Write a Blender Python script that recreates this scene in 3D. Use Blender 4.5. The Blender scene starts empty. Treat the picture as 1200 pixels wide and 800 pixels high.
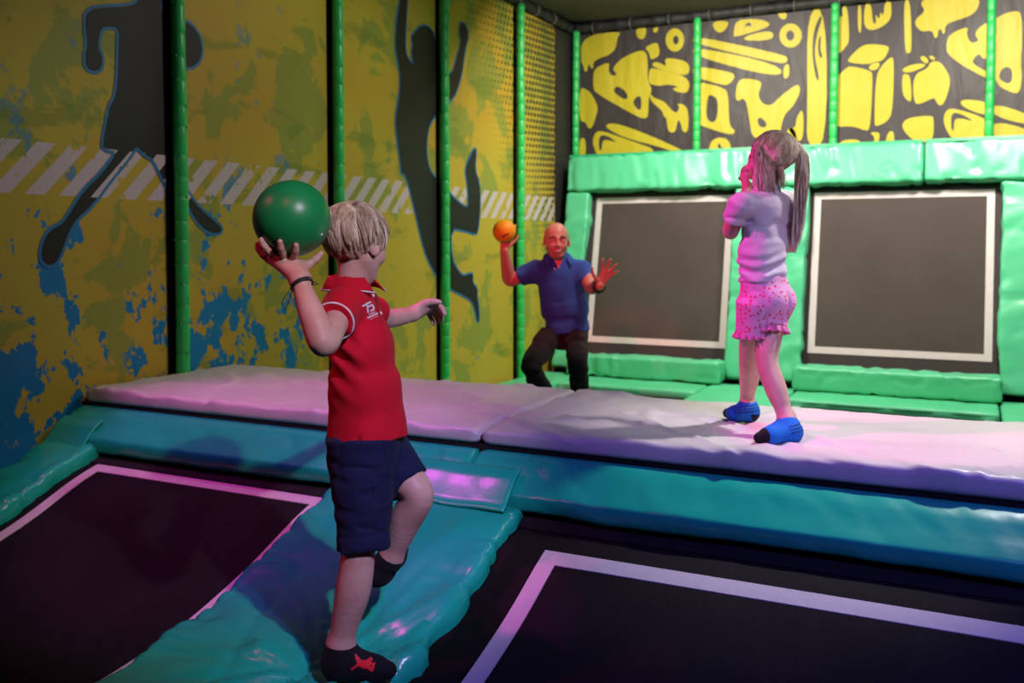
import bpy, bmesh, math, random
import numpy as np
from mathutils import Vector, Matrix
from mathutils.geometry import tessellate_polygon
from mathutils.bvhtree import BVHTree

random.seed(7)
rng = np.random.default_rng(7)
SC = bpy.context.scene
COL = SC.collection
PI = math.pi

# ------------------------------------------------------------------ camera model (photo 1200x800)
F, YAW, PITCH, CY, HC = 1094.5, .4607, .0432, 332.4, 1.34
_c, _s = math.cos(YAW), math.sin(YAW)
_cp, _sp = math.cos(PITCH), math.sin(PITCH)
FW = np.array([-_s*_cp, _c*_cp, -_sp])
RT = np.array([_c, _s, 0.])
UP = np.array([-_s*_sp, _c*_sp, _cp])
CAM = np.array([0, 0, HC])
FH = np.array([-_s, _c, 0.])          # horizontal "away from the camera"
Z = np.array([0, 0, 1.])

def ray(u, v):
    return FW + RT*(u-600)/F + UP*(CY-v)/F
def at(u, v, ax, val):
    r = ray(u, v)
    return CAM + r*((val-CAM[ax])/r[ax])
def dep(u, v, d):
    return CAM + ray(u, v)*d

cam_d = bpy.data.cameras.new('camera')
cam_d.sensor_width = 36
cam_d.lens = F*36/1200
cam_d.shift_y = (CY-400)/1200
cam_d.dof.use_dof = True
cam_d.dof.focus_distance = 2.8
cam_d.dof.aperture_fstop = 3.2
cam_d.clip_start = .05
cam_o = bpy.data.objects.new('camera', cam_d)
COL.objects.link(cam_o)
cam_o.location = CAM
cam_o.rotation_euler = (PI/2-PITCH, 0, YAW)
SC.camera = cam_o

# ------------------------------------------------------------------ small helpers
def lin(r, g, b):
    f = lambda c: c/12.92 if c <= .04045 else ((c+.055)/1.055)**2.4
    return (f(r/255), f(g/255), f(b/255), 1)

def tag(o, label=None, cat=None, group=None, kind=None):
    if label: o['label'] = label
    if cat: o['category'] = cat
    if group: o['group'] = group
    if kind: o['kind'] = kind
    return o

def empty(name, loc, label, cat, group=None):
    o = bpy.data.objects.new(name, None)
    COL.objects.link(o)
    o.location = loc
    o.empty_display_size = .1
    return tag(o, label, cat, group)

def obj(name, V, Fc, mats, parent=None, smooth=True, midx=None, kind=None):
    me = bpy.data.meshes.new(name)
    V = np.asarray(V, float)
    origin = np.zeros(3)
    if parent is not None:
        origin = np.array(parent_loc(parent))
        org = origin
    else:
        lo, hi = V.min(0), V.max(0)
        org = np.array([(lo[0]+hi[0])/2, (lo[1]+hi[1])/2, lo[2]])
    me.from_pydata((V-org).tolist(), [], [list(map(int, f)) for f in Fc])
    if not isinstance(mats, (list, tuple)): mats = [mats]
    for m in mats: me.materials.append(m)
    if midx is not None:
        me.polygons.foreach_set('material_index', np.asarray(midx, np.int32))
    if smooth:
        me.polygons.foreach_set('use_smooth', np.ones(len(me.polygons), bool))
    me.update()
    o = bpy.data.objects.new(name, me)
    COL.objects.link(o)
    if parent is not None:
        o.parent = parent
    else:
        o.location = org
    if kind: o['kind'] = kind
    return o

def parent_loc(p):
    l = np.zeros(3)
    while p is not None:
        l = l + np.array(p.location)
        p = p.parent
    return l

def auto_smooth(o, ang=40):
    me = o.data
    bm = bmesh.new(); bm.from_mesh(me)
    a = math.radians(ang)
    for e in bm.edges:
        if len(e.link_faces) == 2 and e.calc_face_angle(0) > a: e.smooth = False
    bm.to_mesh(me); bm.free()
    return o

def box_vf(lo, hi):
    x0, y0, z0 = lo; x1, y1, z1 = hi
    V = [(x0,y0,z0),(x1,y0,z0),(x1,y1,z0),(x0,y1,z0),(x0,y0,z1),(x1,y0,z1),(x1,y1,z1),(x0,y1,z1)]
    Fc = [(0,3,2,1),(4,5,6,7),(0,1,5,4),(1,2,6,5),(2,3,7,6),(3,0,4,7)]
    return V, Fc

def box(name, lo, hi, m, parent=None, kind=None):
    V, Fc = box_vf(lo, hi)
    return obj(name, V, Fc, m, parent, False, kind=kind)

def join(parts):
    V, Fc, off = [], [], 0
    for v, f in parts:
        v = np.asarray(v, float)
        V.append(v)
        Fc += [tuple(int(i)+off for i in q) for q in f]
        off += len(v)
    return np.concatenate(V), Fc

# value noise, vectorised
def _hash(ix, iy, iz, seed):
    h = (ix.astype(np.int64)*374761393 + iy.astype(np.int64)*668265263 + iz.astype(np.int64)*2147483647 + seed*974634777) & 0xffffffff
    h = ((h ^ (h >> 13))*1274126177) & 0xffffffff
    h = (h ^ (h >> 16)) & 0xffffffff
    return h.astype(np.float64)/4294967295.
def vnoise(P, seed=0):
    P = np.asarray(P, float)
    i = np.floor(P).astype(np.int64); f = P-i
    u = f*f*f*(f*(f*6-15)+10)
    r = 0
    for dx in (0, 1):
        wx = u[..., 0] if dx else 1-u[..., 0]
        for dy in (0, 1):
            wy = u[..., 1] if dy else 1-u[..., 1]
            for dz in (0, 1):
                wz = u[..., 2] if dz else 1-u[..., 2]
                r = r + wx*wy*wz*_hash(i[..., 0]+dx, i[..., 1]+dy, i[..., 2]+dz, seed)
    return r*2-1
def crease(P, w=.12, seed=0):
    n = vnoise(P, seed) + .35*vnoise(np.asarray(P)*2.3, seed+9)
    return np.exp(-(n/w)**2)

# loft a closed section along stations; section points (m,2); stations: origin, axis a, axis b
def loft(O_, A_, B_, sec, scale=None, caps=True):
    O_ = np.asarray(O_, float); A_ = np.asarray(A_, float); B_ = np.asarray(B_, float)
    n = len(O_)
    sec = np.asarray(sec, float)
    if sec.ndim == 2: sec = np.repeat(sec[None], n, 0)
    m = sec.shape[1]
    if scale is not None: sec = sec*np.asarray(scale)[:, None, :]
    V = O_[:, None, :] + A_[:, None, :]*sec[:, :, :1] + B_[:, None, :]*sec[:, :, 1:2]
    Fc = []
    for i in range(n-1):
        for j in range(m):
            k = (j+1) % m
            Fc.append((i*m+j, i*m+k, (i+1)*m+k, (i+1)*m+j))
    V = V.reshape(-1, 3)
    if caps:
        Fc.append(tuple(range(m-1, -1, -1)))
        Fc.append(tuple(range((n-1)*m, n*m)))
    return V, Fc

def vnormals(V, Fc):
    N = np.zeros_like(V)
    quads = np.array([f for f in Fc if len(f) == 4])
    d = np.cross(V[quads[:, 2]]-V[quads[:, 0]], V[quads[:, 3]]-V[quads[:, 1]])
    for k in range(4): np.add.at(N, quads[:, k], d)
    L = np.linalg.norm(N, axis=1, keepdims=True); L[L == 0] = 1
    return N/L

def rrect(w, h, r, step=.02, corner=5):
    """closed rounded rectangle, anticlockwise, finely divided"""
    pts = []
    def seg(p, q):
        L = math.dist(p, q); k = max(1, int(L/step))
        for i in range(k): pts.append((p[0]+(q[0]-p[0])*i/k, p[1]+(q[1]-p[1])*i/k))
    def arc(cx, cy, a0):
        for i in range(corner):
            a = a0+PI/2*i/corner
            pts.append((cx+r*math.cos(a), cy+r*math.sin(a)))
    a, b = w/2, h/2
    seg((-a+r, -b), (a-r, -b)); arc(a-r, -b+r, -PI/2)
    seg((a, -b+r), (a, b-r)); arc(a-r, b-r, 0)
    seg((a-r, b), (-a+r, b)); arc(-a+r, b-r, PI/2)
    seg((-a, b-r), (-a, -b+r)); arc(-a+r, -b+r, PI)
    return np.array(pts)

def pad_box(name, c, ax, ay, az, size, m, parent=None, r=.025, amp=.006, sc=5., seed=0, step=.03, w=.14, stretch=(1, 1, 1)):
    """an upholstered pad: rounded box with creased vinyl; ax along its length"""
    c = np.asarray(c, float); ax, ay, az = [np.asarray(a, float)/np.linalg.norm(a) for a in (ax, ay, az)]
    L, W, T = size
    n = max(3, int(L/step))
    t = np.linspace(-L/2, L/2, n)
    e = [-L/2, -L/2+r*.15, -L/2+r*.5]
    ts = np.concatenate([e, t[1:-1], [-q for q in e[::-1]]])
    sh = np.ones(len(ts)); sh[[0, -1]] = r; sh[[1, -2]] = r*.5; sh[[2, -3]] = r*.15
    shr = np.stack([1-2*np.where(sh == 1, 0, sh)/W, 1-2*np.where(sh == 1, 0, sh)/T], 1)
    sec = rrect(W, T, min(r, T*.45), step)
    O_ = c[None]+ax[None]*ts[:, None]
    V, Fc = loft(O_, np.repeat(ay[None], len(ts), 0), np.repeat(az[None], len(ts), 0), sec, shr)
    N = vnormals(V, Fc)
    q = (V-c)@np.stack([ax, ay, az], 1)*np.array(stretch)*sc + seed*3.7
    qd = np.stack([q[:, 0]*2.1+q[:, 1]*1.3+.5*vnoise(q*.5, seed+8), q[:, 1]*.45-q[:, 0]*.12, q[:, 2]*.4], 1)
    d = -amp*crease(q, w, seed) + amp*.7*vnoise(q*.6, seed+3) + amp*1.1*vnoise(qd, seed+5)*np.clip(.5+vnoise(q*.35, seed+11), 0, 1)
    V = V+N*d[:, None]
    return obj(name, V, Fc, m, parent)

# ------------------------------------------------------------------ node material builder
class G:
    def __init__(s, name, rough=.6, spec=.5, **kw):
        s.m = bpy.data.materials.new(name); s.m.use_nodes = True
        s.nt = s.m.node_tree; s.N = s.nt.nodes; s.L = s.nt.links
        s.b = s.N['Principled BSDF']
        s.b.inputs['Roughness'].default_value = rough
        s.b.inputs['Specular IOR Level'].default_value = spec
        for k, v in kw.items(): s.b.inputs[k.replace('_', ' ')].default_value = v
    def put(s, sock, v):
        if isinstance(v, bpy.types.NodeSocket): s.L.new(v, sock)
        elif v is not None: sock.default_value = v
    def math(s, op, a, b=None, c=None):
        n = s.N.new('ShaderNodeMath'); n.operation = op
        s.put(n.inputs[0], a)
        if b is not None: s.put(n.inputs[1], b)
        if c is not None: s.put(n.inputs[2], c)
        return n.outputs[0]
    def pos(s):
        return s.N.new('ShaderNodeNewGeometry').outputs['Position']
    def objc(s):
        return s.N.new('ShaderNodeTexCoord').outputs['Object']
    def xyz(s, v):
        n = s.N.new('ShaderNodeSeparateXYZ'); s.L.new(v, n.inputs[0]); return n.outputs
    def vec(s, v, loc=(0, 0, 0), sc=(1, 1, 1), rot=(0, 0, 0)):
        n = s.N.new('ShaderNodeMapping'); s.L.new(v, n.inputs[0])
        n.inputs['Location'].default_value = loc; n.inputs['Scale'].default_value = sc; n.inputs['Rotation'].default_value = rot
        return n.outputs[0]
    def noise(s, v, scale=5, detail=4, rough=.5, dist=0):
        n = s.N.new('ShaderNodeTexNoise'); s.L.new(v, n.inputs['Vector'])
        n.inputs['Scale'].default_value = scale; n.inputs['Detail'].default_value = detail
        n.inputs['Roughness'].default_value = rough; n.inputs['Distortion'].default_value = dist
        return n.outputs['Fac']
    def vor(s, v, scale=5, out='Distance', rnd=1, feat='F1'):
        n = s.N.new('ShaderNodeTexVoronoi'); s.L.new(v, n.inputs['Vector']); n.feature = feat
        n.inputs['Scale'].default_value = scale; n.inputs['Randomness'].default_value = rnd
        return n.outputs[out]
    def step(s, x, lo, hi):
        n = s.N.new('ShaderNodeMapRange'); n.interpolation_type = 'SMOOTHSTEP'
        s.put(n.inputs[0], x); s.put(n.inputs[1], lo); s.put(n.inputs[2], hi)
        return n.outputs[0]
    def mix(s, f, a, b):
        n = s.N.new('ShaderNodeMix'); n.data_type = 'RGBA'
        s.put(n.inputs[0], f); s.put(n.inputs[6], a); s.put(n.inputs[7], b)
        return n.outputs[2]
    def color(s, c): s.put(s.b.inputs['Base Color'], c); return s
    def bump(s, h, strength=.3, dist=.01):
        n = s.N.new('ShaderNodeBump'); s.put(n.inputs['Height'], h)
        n.inputs['Strength'].default_value = strength; n.inputs['Distance'].default_value = dist
        s.L.new(n.outputs[0], s.b.inputs['Normal']); return s

def plain(name, c, rough=.6, bump=0, bs=40, var=.1, spec=.5, **kw):
    g = G(name, rough, spec, **kw)
    p = g.objc()
    n = g.noise(p, bs*.3, 3)
    d = tuple(x*(1-var*2) for x in c[:3])+(1,)
    g.color(g.mix(n, d, tuple(min(1, x*(1+var)) for x in c[:3])+(1,)))
    if bump: g.bump(g.noise(p, bs, 4), bump, .004)
    return g.m

def vinyl(name, c, rough=.33, seed=0):
    g = G(name, rough, .5)
    p = g.pos()
    n = g.noise(g.vec(p, (seed, 0, 0)), 3, 3)
    g.color(g.mix(n, tuple(x*.82 for x in c[:3])+(1,), c))
    w = g.noise(g.vec(p, (seed, 1, 2)), 3.2, 2, .5, .6)
    g.bump(g.math('ADD', g.math('MULTIPLY', w, .8), g.math('MULTIPLY', g.noise(p, 13, 3), .16)), .22, .03)
    g.put(g.b.inputs['Roughness'], g.math('MULTIPLY_ADD', n, .2, rough-.1))
    return g.m

# ------------------------------------------------------------------ materials
M = {}
M['wall'] = plain('dark wall paint', (.018, .016, .015, 1), .85, .2, 30)
M['ceil'] = plain('dark ceiling felt', (.13, .098, .095, 1), .95, .4, 60)
M['floor'] = plain('dark floor', (.02, .02, .022, 1), .8, .2, 20)
M['foam_tie'] = plain('grey cable tie', (.22, .21, .20, 1), .4)
M['foam_black'] = plain('black beam foam', (.02, .02, .02, 1), .6, .5, 30)
M['teal'] = vinyl('teal vinyl', (.012, .48, .31, 1), .27, 0)
M['mint'] = vinyl('mint green vinyl', (.10, .60, .31, 1), .34, 5)
M['mint_dark'] = vinyl('green vinyl edge', (.02, .40, .16, 1), .4, 9)
M['mattress'] = vinyl('off white vinyl', (.68, .60, .60, 1), .38, 3)
M['pole'] = plain('green pole foam', (.03, .56, .12, 1), .36, .25, 30)
M['steel'] = plain('black steel', (.012, .012, .014, 1), .4)
M['tie'] = plain('pale cable tie', (.35, .6, .35, 1), .4)

g = G('trampoline mesh', .78, .10)
p = g.pos()
wv = g.noise(g.vec(p, sc=(1, .15, .15)), 300, 2)
wv2 = g.noise(g.vec(p, sc=(.15, 1, 1)), 300, 2)
wear = g.noise(p, 2.2, 4, .6)
g.color(g.mix(g.math('MULTIPLY', g.math('ADD', wv, wv2), g.math('MULTIPLY', wear, .9)), (.004, .003, .004, 1), (.026, .022, .022, 1)))
g.bump(g.math('ADD', wv, wv2), .35, .002)
M['bed'] = g.m
g = G('rebound mesh', .75, .25)
p = g.pos()
g.color(g.mix(g.noise(p, 1.6, 4, .6), (.046, .035, .030, 1), (.086, .069, .060, 1)))
g.bump(g.noise(p, 260, 2), .2, .002)
M['bed_wall'] = g.m
M['bed_rim'] = plain('bed rim webbing', (.035, .027, .027, 1), .75, .3, 120)
M['tape'] = plain('pale boundary tape', (.62, .55, .55, 1), .6, .25, 90, .06)
M['black_gap'] = plain('black skirt', (.004, .004, .004, 1), .9)  # near-black standing in for shade in the gaps, also on the decks

# printed mural vinyl, in wall metres
POLE_Y = [3.8234+i*1.4352 for i in range(4)]
ST0, ST1 = 1.572, 1.822
def stripe_mask(g, y, z, worn):
    ph = g.math('SUBTRACT', g.math('SUBTRACT', y, 2.915), g.math('SUBTRACT', z, ST0))
    fr = g.math('FRACT', g.math('DIVIDE', g.math('ADD', ph, 1.8), .18))
    m = g.math('LESS_THAN', fr, .57)
    m = g.math('MULTIPLY', m, g.math('GREATER_THAN', z, ST0))
    m = g.math('MULTIPLY', m, g.math('LESS_THAN', z, ST1))
    return g.math('MULTIPLY', m, worn)

def mural():
    g = G('printed mural vinyl', .55, .35)
    p = g.pos(); o = g.xyz(p); y, z = o[1], o[2]
    big = g.noise(p, .9, 3)
    yel = g.mix(g.step(big, .35, .65), (.47, .38, .035, 1), (.50, .32, .03, 1))
    # olive green worn patches, stronger towards the deep end
    ng = g.noise(g.vec(p, (3, 1, 7)), 2.1, 7, .62, .5)
    gm = g.step(ng, .535, .56)
    yel = g.mix(g.math('MULTIPLY', gm, .62), yel, (.16, .27, .05, 1))
    ng2 = g.noise(g.vec(p, (13, 4, 2), (1, .7, 2.6)), 1.6, 6, .6)
    yel = g.mix(g.math('MULTIPLY', g.step(ng2, .58, .64), .5), yel, (.12, .2, .03, 1))
    # blue grunge: thickest low down and at the near end
    nb = g.noise(g.vec(p, (0, 5.3, 1.1), (1, 1, .8)), 2.7, 9, .68, .3)
    nf = g.noise(g.vec(p, (7, 2.3, 4.1), (1, 1, .75)), 7, 4, .65)
    nn = g.math('ADD', g.math('MULTIPLY', nb, .58), g.math('MULTIPLY', nf, .42))
    zz = g.math('SUBTRACT', z, .95)
    thr = g.math('ADD', .512, g.math('MULTIPLY', g.step(zz, -.45, .75), .05))
    thr = g.math('ADD', thr, g.math('MULTIPLY', g.step(z, 1.7, 2.4), .03))
    thr = g.math('ADD', thr, g.math('MULTIPLY', g.step(y, 4.6, 5.5), .12))
    thr = g.math('SUBTRACT', thr, g.math('MULTIPLY', g.math('MULTIPLY', g.step(z, 1.0, .55), g.step(y, 3.3, 2.8)), .09))
    bm_ = g.step(g.math('SUBTRACT', nn, thr), 0, .008)
    soft = g.math('MULTIPLY', bm_, g.math('SUBTRACT', 1, g.math('MULTIPLY', g.step(z, 1.35, 2.1), .6)))
    col = g.mix(soft, yel, (.005, .19, .42, 1))
    # halftone dots towards the corner
    a = g.math('DIVIDE', g.math('ADD', y, g.math('MULTIPLY', z, .25)), .075)
    b = g.math('DIVIDE', g.math('SUBTRACT', z, g.math('MULTIPLY', y, .05)), .062)
    row = g.math('FLOOR', b)
    a = g.math('ADD', a, g.math('MULTIPLY', g.math('MODULO', row, 2), .5))
    fa = g.math('ABSOLUTE', g.math('SUBTRACT', g.math('FRACT', a), .5))
    fb = g.math('ABSOLUTE', g.math('SUBTRACT', g.math('FRACT', b), .5))
    dd = g.math('SQRT', g.math('ADD', g.math('MULTIPLY', fa, fa), g.math('MULTIPLY', fb, fb)))
    rad = g.math('MULTIPLY', g.math('MULTIPLY', g.step(y, 6.0, 9.6), g.step(g.math('ADD', z, g.math('MULTIPLY', g.math('SUBTRACT', y, 8), .9)), 1.2, 3.2)), .46)
    dots = g.math('MULTIPLY', g.math('LESS_THAN', dd, rad), g.math('GREATER_THAN', y, 6.4))
    col = g.mix(dots, col, (.03, .026, .024, 1))
    worn = g.math('GREATER_THAN', g.noise(g.vec(p, (2, 9, 1)), 7, 5, .7), .40)
    col = g.mix(stripe_mask(g, y, z, worn), col, (.55, .46, .47, 1))
    col = g.mix(g.math('GREATER_THAN', y, 9.06), col, (.03, .026, .026, 1))
    g.color(col)
    g.bump(g.noise(g.vec(p, sc=(1, 1, .25)), 3.5, 3), .25, .03)
    return g.m
M['mural'] = mural()
def figure_print():
    g = G('printed black figure', .55, .35)
    p = g.pos(); o = g.xyz(p)
    worn = g.math('GREATER_THAN', g.noise(g.vec(p, (2, 9, 1)), 7, 5, .7), .40)
    m = g.math('MULTIPLY', stripe_mask(g, o[1], o[2], worn), g.math('LESS_THAN', o[1], 4.4))
    g.color(g.mix(m, g.mix(g.noise(p, 2, 2), (.012, .010, .009, 1), (.020, .016, .015, 1)), (.55, .46, .47, 1)))
    return g.m
M['figure'] = figure_print()
M['outline'] = plain('printed blue outline', (.02, .18, .38, 1), .55)
g = G('charcoal banner vinyl', .5, .4)
p = g.pos()
g.color(g.mix(g.noise(p, 2, 2), (.036, .030, .030, 1), (.052, .045, .044, 1)))
g.bump(g.noise(g.vec(p, sc=(1.6, 1, .5), rot=(0, .5, 0)), 2.4, 3, .5, .4), .6, .06)
M['banner'] = g.m
g = G('yellow banner print', .5, .4)
p = g.pos()
g.color(g.mix(g.noise(p, 3, 2), (.46, .39, .018, 1), (.52, .45, .026, 1)))
g.bump(g.noise(g.vec(p, sc=(1.6, 1, .5), rot=(0, .5, 0)), 2.4, 3, .5, .4), .6, .06)
M['banner_print'] = g.m
# ------------------------------------------------------------------ the room
XL, YB, ZC = -4.06, 9.62, 3.74
box('floor', (XL-.1, -3, -.65), (4.2, YB+.1, -.55), M['floor'], kind='structure')
box('wall_left', (XL-.1, -3, -.55), (XL, YB, ZC), M['wall'], kind='structure')
box('wall_back', (XL-.1, YB, -.55), (4.2, YB+.1, ZC), M['wall'], kind='structure')
box('wall_right', (4.1, -3, -.55), (4.2, YB, ZC), M['wall'], kind='structure')
box('wall_front', (XL-.1, -3.1, -.55), (4.2, -3, ZC), M['wall'], kind='structure')
# ceiling: sagging felt in bays
nx, ny = 60, 80
xs = np.linspace(XL, 4.1, nx); ys = np.linspace(-3, YB, ny)
gx, gy = np.meshgrid(xs, ys, indexing='ij')
gz = ZC-.02+.02*vnoise(np.stack([gx*1.2, gy*1.2, gx*0], -1), 4)+.006*vnoise(np.stack([gx*6, gy*6, gx*0], -1), 6)
V = np.stack([gx, gy, gz], -1).reshape(-1, 3)
Fc = [(i*ny+j, i*ny+j+1, (i+1)*ny+j+1, (i+1)*ny+j) for i in range(nx-1) for j in range(ny-1)]
V2 = V.copy(); V2[:, 2] = ZC+.06
n0 = len(V)
rim = [i*ny for i in range(nx)]+[(nx-1)*ny+j for j in range(1, ny)]+[i*ny+ny-1 for i in range(nx-2, -1, -1)]+[j for j in range(ny-2, 0, -1)]
Fc += [tuple(q+n0 for q in f[::-1]) for f in Fc[:]]
Fc += [(rim[i], rim[(i+1) % len(rim)], rim[(i+1) % len(rim)]+n0, rim[i]+n0) for i in range(len(rim))]
obj('ceiling', np.concatenate([V, V2]), Fc, M['ceil'], kind='structure')

def circ(r, n=14): return np.array([(r*math.cos(2*PI*i/n), r*math.sin(2*PI*i/n)) for i in range(n)])
def tube_path(P, R_, n=12, upv=Z):
    P = np.asarray(P, float); k = len(P)
    R_ = np.full(k, R_) if np.isscalar(R_) else np.asarray(R_)
    T = np.gradient(P, axis=0); T /= np.linalg.norm(T, axis=1, keepdims=True)
    A = np.cross(np.repeat(np.asarray(upv, float)[None], k, 0), T)
    bad = np.linalg.norm(A, axis=1) < 1e-3
    A[bad] = np.cross(np.array([1., .1, 0]), T[bad])
    A /= np.linalg.norm(A, axis=1, keepdims=True)
    B = np.cross(T, A)
    return loft(P, A, B, circ(1, n), np.stack([R_, R_], 1))

# black foam-wrapped beams under the ceiling edge, with pale cable ties
def beam(name, p, q, label):
    p = np.array(p, float); q = np.array(q, float)
    L = np.linalg.norm(q-p); n = int(L/.03)
    t = np.linspace(0, 1, n)[:, None]
    P = p+(q-p)*t
    R_ = .052+.006*np.sin(np.arange(n)*.9)+.004*rng.standard_normal(n)
    V, Fc = tube_path(P, R_, 10)
    o = obj(name, V, Fc, M['foam_black'])
    tag(o, label, 'beam')
    d = (q-p)/L
    for k in range(int(L/.42)):
        c = p+d*(.2+k*.42)
        ring = [c+.061*(math.cos(a)*Z+math.sin(a)*np.cross(d, Z))*(.058/.061) for a in np.linspace(0, 2*PI, 13)]
        V, Fc = tube_path(ring, .004, 6, d)
        obj('cable_tie', V, Fc, M['foam_tie'], o)
beam('padded_beam', (-3.99, 1.2, 3.665), (-3.99, 9.45, 3.665), 'black padded beam along the top of the yellow mural wall')
beam('padded_beam', (-3.93, 9.50, 3.66), (4.0, 9.50, 3.66), 'black padded beam above the black and yellow lettering banners')

# ------------------------------------------------------------------ poles
def pole(x, y, z0, z1, label, seg=.135):
    zs, rs = [], []
    z = z0
    k = 0
    while z < z1-.02:
        L = seg*(.75+.5*rng.random())
        for q, r in ((.0, .031), (.04, .0355), (.12, .038), (.5, .0385), (.88, .038), (.96, .0355)):
            zs.append(min(z+q*L, z1)); rs.append(r)
        z += L
    zs += [z1, z1+.012, z1+.022]; rs += [.033, .026, .008]
    P = np.stack([np.full(len(zs), x), np.full(len(zs), y), np.array(zs)+np.arange(len(zs))*1e-5], 1)
    V, Fc = tube_path(P, rs, 16)
    V[:, 0] += .004*vnoise(V*np.array([1, 1, 2.]), 3); V[:, 1] += .004*vnoise(V*np.array([1, 1, 2.]), 5)
    o = obj('padded_pole', V, Fc, M['pole'])
    tag(o, label, 'pole')
    zz = np.array(zs)
    for i in range(0, len(zs)-3, 6):
        if zs[i] < z0+.05: continue
        a = -PI/2+.9*rng.standard_normal()+.6
        ring = [np.array([x+.034*math.cos(t), y+.034*math.sin(t), zs[i]]) for t in np.linspace(0, 2*PI, 13)]
        V1 = tube_path(ring, .0035, 5)
        hd = np.array([x+.037*math.cos(a), y+.037*math.sin(a), zs[i]])
        V2 = box_vf(hd-.005, hd+.005)
        obj('cable_tie', *join([V1, V2]), M['pole'], o)
    return o
PX = -3.94
names = ['beside the running figure with a ball', 'behind the blond boy\'s head', 'crossing the leaping figure', 'behind the man\'s raised arm']
for i, y in enumerate(POLE_Y):
    pole(PX, y, .0, 3.61, 'green foam padded pole on the mural wall, '+names[i])
names = ['in the far corner of the two banner walls', 'on the back wall above the trampoline behind the man', 'on the back wall just beyond the girl\'s ponytail', 'on the back wall at the right end of the photo']
for i in range(4):
    pole(-3.9437+.02+i*1.3369, 9.47, -.04, 3.62, 'green foam padded pole '+names[i], .12)

# ------------------------------------------------------------------ printed banners
def chaikin(P, it=2):
    P = np.asarray(P, float)
    for _ in range(it):
        Q = np.roll(P, -1, 0)
        P = np.stack([P*.75+Q*.25, P*.25+Q*.75], 1).reshape(-1, 2)
    return P
def area(P):
    x, y = P[:, 0], P[:, 1]
    return .5*np.sum(x*np.roll(y, -1)-np.roll(x, -1)*y)
def fill(loops):
    """triangulate an outline with holes -> verts(2d), tris"""
    vs = [[Vector((a, b, 0)) for a, b in l] for l in loops]
    tris = tessellate_polygon(vs)
    return np.concatenate([np.asarray(l) for l in loops]), [tuple(t) for t in tris]
def clip(V, Fc, ax, lo, hi):
    bm = bmesh.new()
    vs = [bm.verts.new(v) for v in V]
    for f in Fc:
        try: bm.faces.new([vs[i] for i in f])
        except ValueError: pass
    for c, s in ((lo, -1), (hi, 1)):
        co = [0, 0, 0]; co[ax] = c; no = [0, 0, 0]; no[ax] = s
        bmesh.ops.bisect_plane(bm, geom=bm.verts[:]+bm.edges[:]+bm.faces[:], plane_co=co, plane_no=no, clear_outer=True)
    bm.verts.index_update()
    V2 = np.array([v.co[:] for v in bm.verts]).reshape(-1, 3)
    F2 = [[v.index for v in f.verts] for f in bm.faces]
    bm.free()
    return V2, F2

def grow(P, d):
    """push an outline outward by d"""
    P = np.asarray(P, float)
    if area(P) < 0: P = P[::-1]
    T = np.roll(P, -1, 0)-np.roll(P, 1, 0)
    n = np.stack([T[:, 1], -T[:, 0]], 1)
    n /= np.maximum(np.linalg.norm(n, axis=1, keepdims=True), 1e-9)
    return P+n*d

XW = -3.99
def wallL(pts):        # photo pixels -> (Y, Z) on the mural wall
    return np.array([at(u, v, 0, XW)[1:] for u, v in pts])
runner = [(163,2),(150,8),(112,9),(101,16),(100,30),(103,52),(100,66),(101,80),(112,84),(119,79),(120,66),(114,55),(118,33),(126,31),(140,33),(139,60),(138,95),(135,115),(129,124),(126,140),(121,166),(121,174),(138,178),
          (120,203),(98,224),(82,250),(74,262),(58,270),(50,286),(48,302),(54,310),(64,310),(72,296),(80,272),(90,256),(108,240),(128,212),(150,186),(160,170),(168,180),(180,186),(190,208),(200,226),(210,236),(221,240),(228,256),(242,271),(256,274),(261,268),(250,258),(236,246),(227,236),(218,222),(206,196),(205,178),
          (198,150),(193,130),(192,100),(193,72),(204,66),(206,36),(196,28),(190,16),(188,4),(192,-14),(186,-30),(172,-30),(164,-14)]
ballc = at(217, 52, 0, XW)[1:]
c2 = lambda L: [(380+x/2.667, y/2.667) for x, y in L]
c8 = lambda L: [(430+x/4.444, 280+y/4.444) for x, y in L]
leaper = c2([(244,-50),(238,0),(226,70),(222,150),(231,190),(238,240),(237,290),(222,370),(228,430),(238,500),(240,540),(256,546),(280,640)]) + \
    c8([(285,0),(310,90),(345,160),(385,215),(440,262),(500,290),(545,320),(565,370),(575,430),(585,425),(581,350),(573,300),(575,255),(550,235),(551,180),(540,182),(520,186),(505,195),(480,175),(440,105)]) + \
    c2([(395,712),(440,720),(470,731),(480,725),(488,640),(485,570),(470,530),(476,470),(470,462),(455,490),(440,530),(446,562),(452,640),(440,650),(396,610),(352,560),(330,535),(318,480),(322,410),(337,370),(360,352),(396,312),(412,290),(430,230),(440,150),(452,110),(440,74),(426,72),(422,100),(428,130),(418,170),(398,238),(374,215),(352,190),(351,160),(345,110),(325,82),(300,82),(285,100),(271,118),(278,135),(272,170),(282,204),(265,190),(252,160),(255,60),(260,-10),(262,-50)])
prints = []
for L in (runner, leaper):
    P = chaikin(wallL(L), 1)
    prints.append((P, .0035, 1)); prints.append((grow(P, .017), .002, 2))
cir = lambda c, r, n=28: np.array([(c[0]+r*math.cos(2*PI*i/n), c[1]+r*math.sin(2*PI*i/n)) for i in range(n)])
prints.append((cir(ballc, .125), .0036, 1)); prints.append((cir(ballc, .142), .0021, 2))

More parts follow.
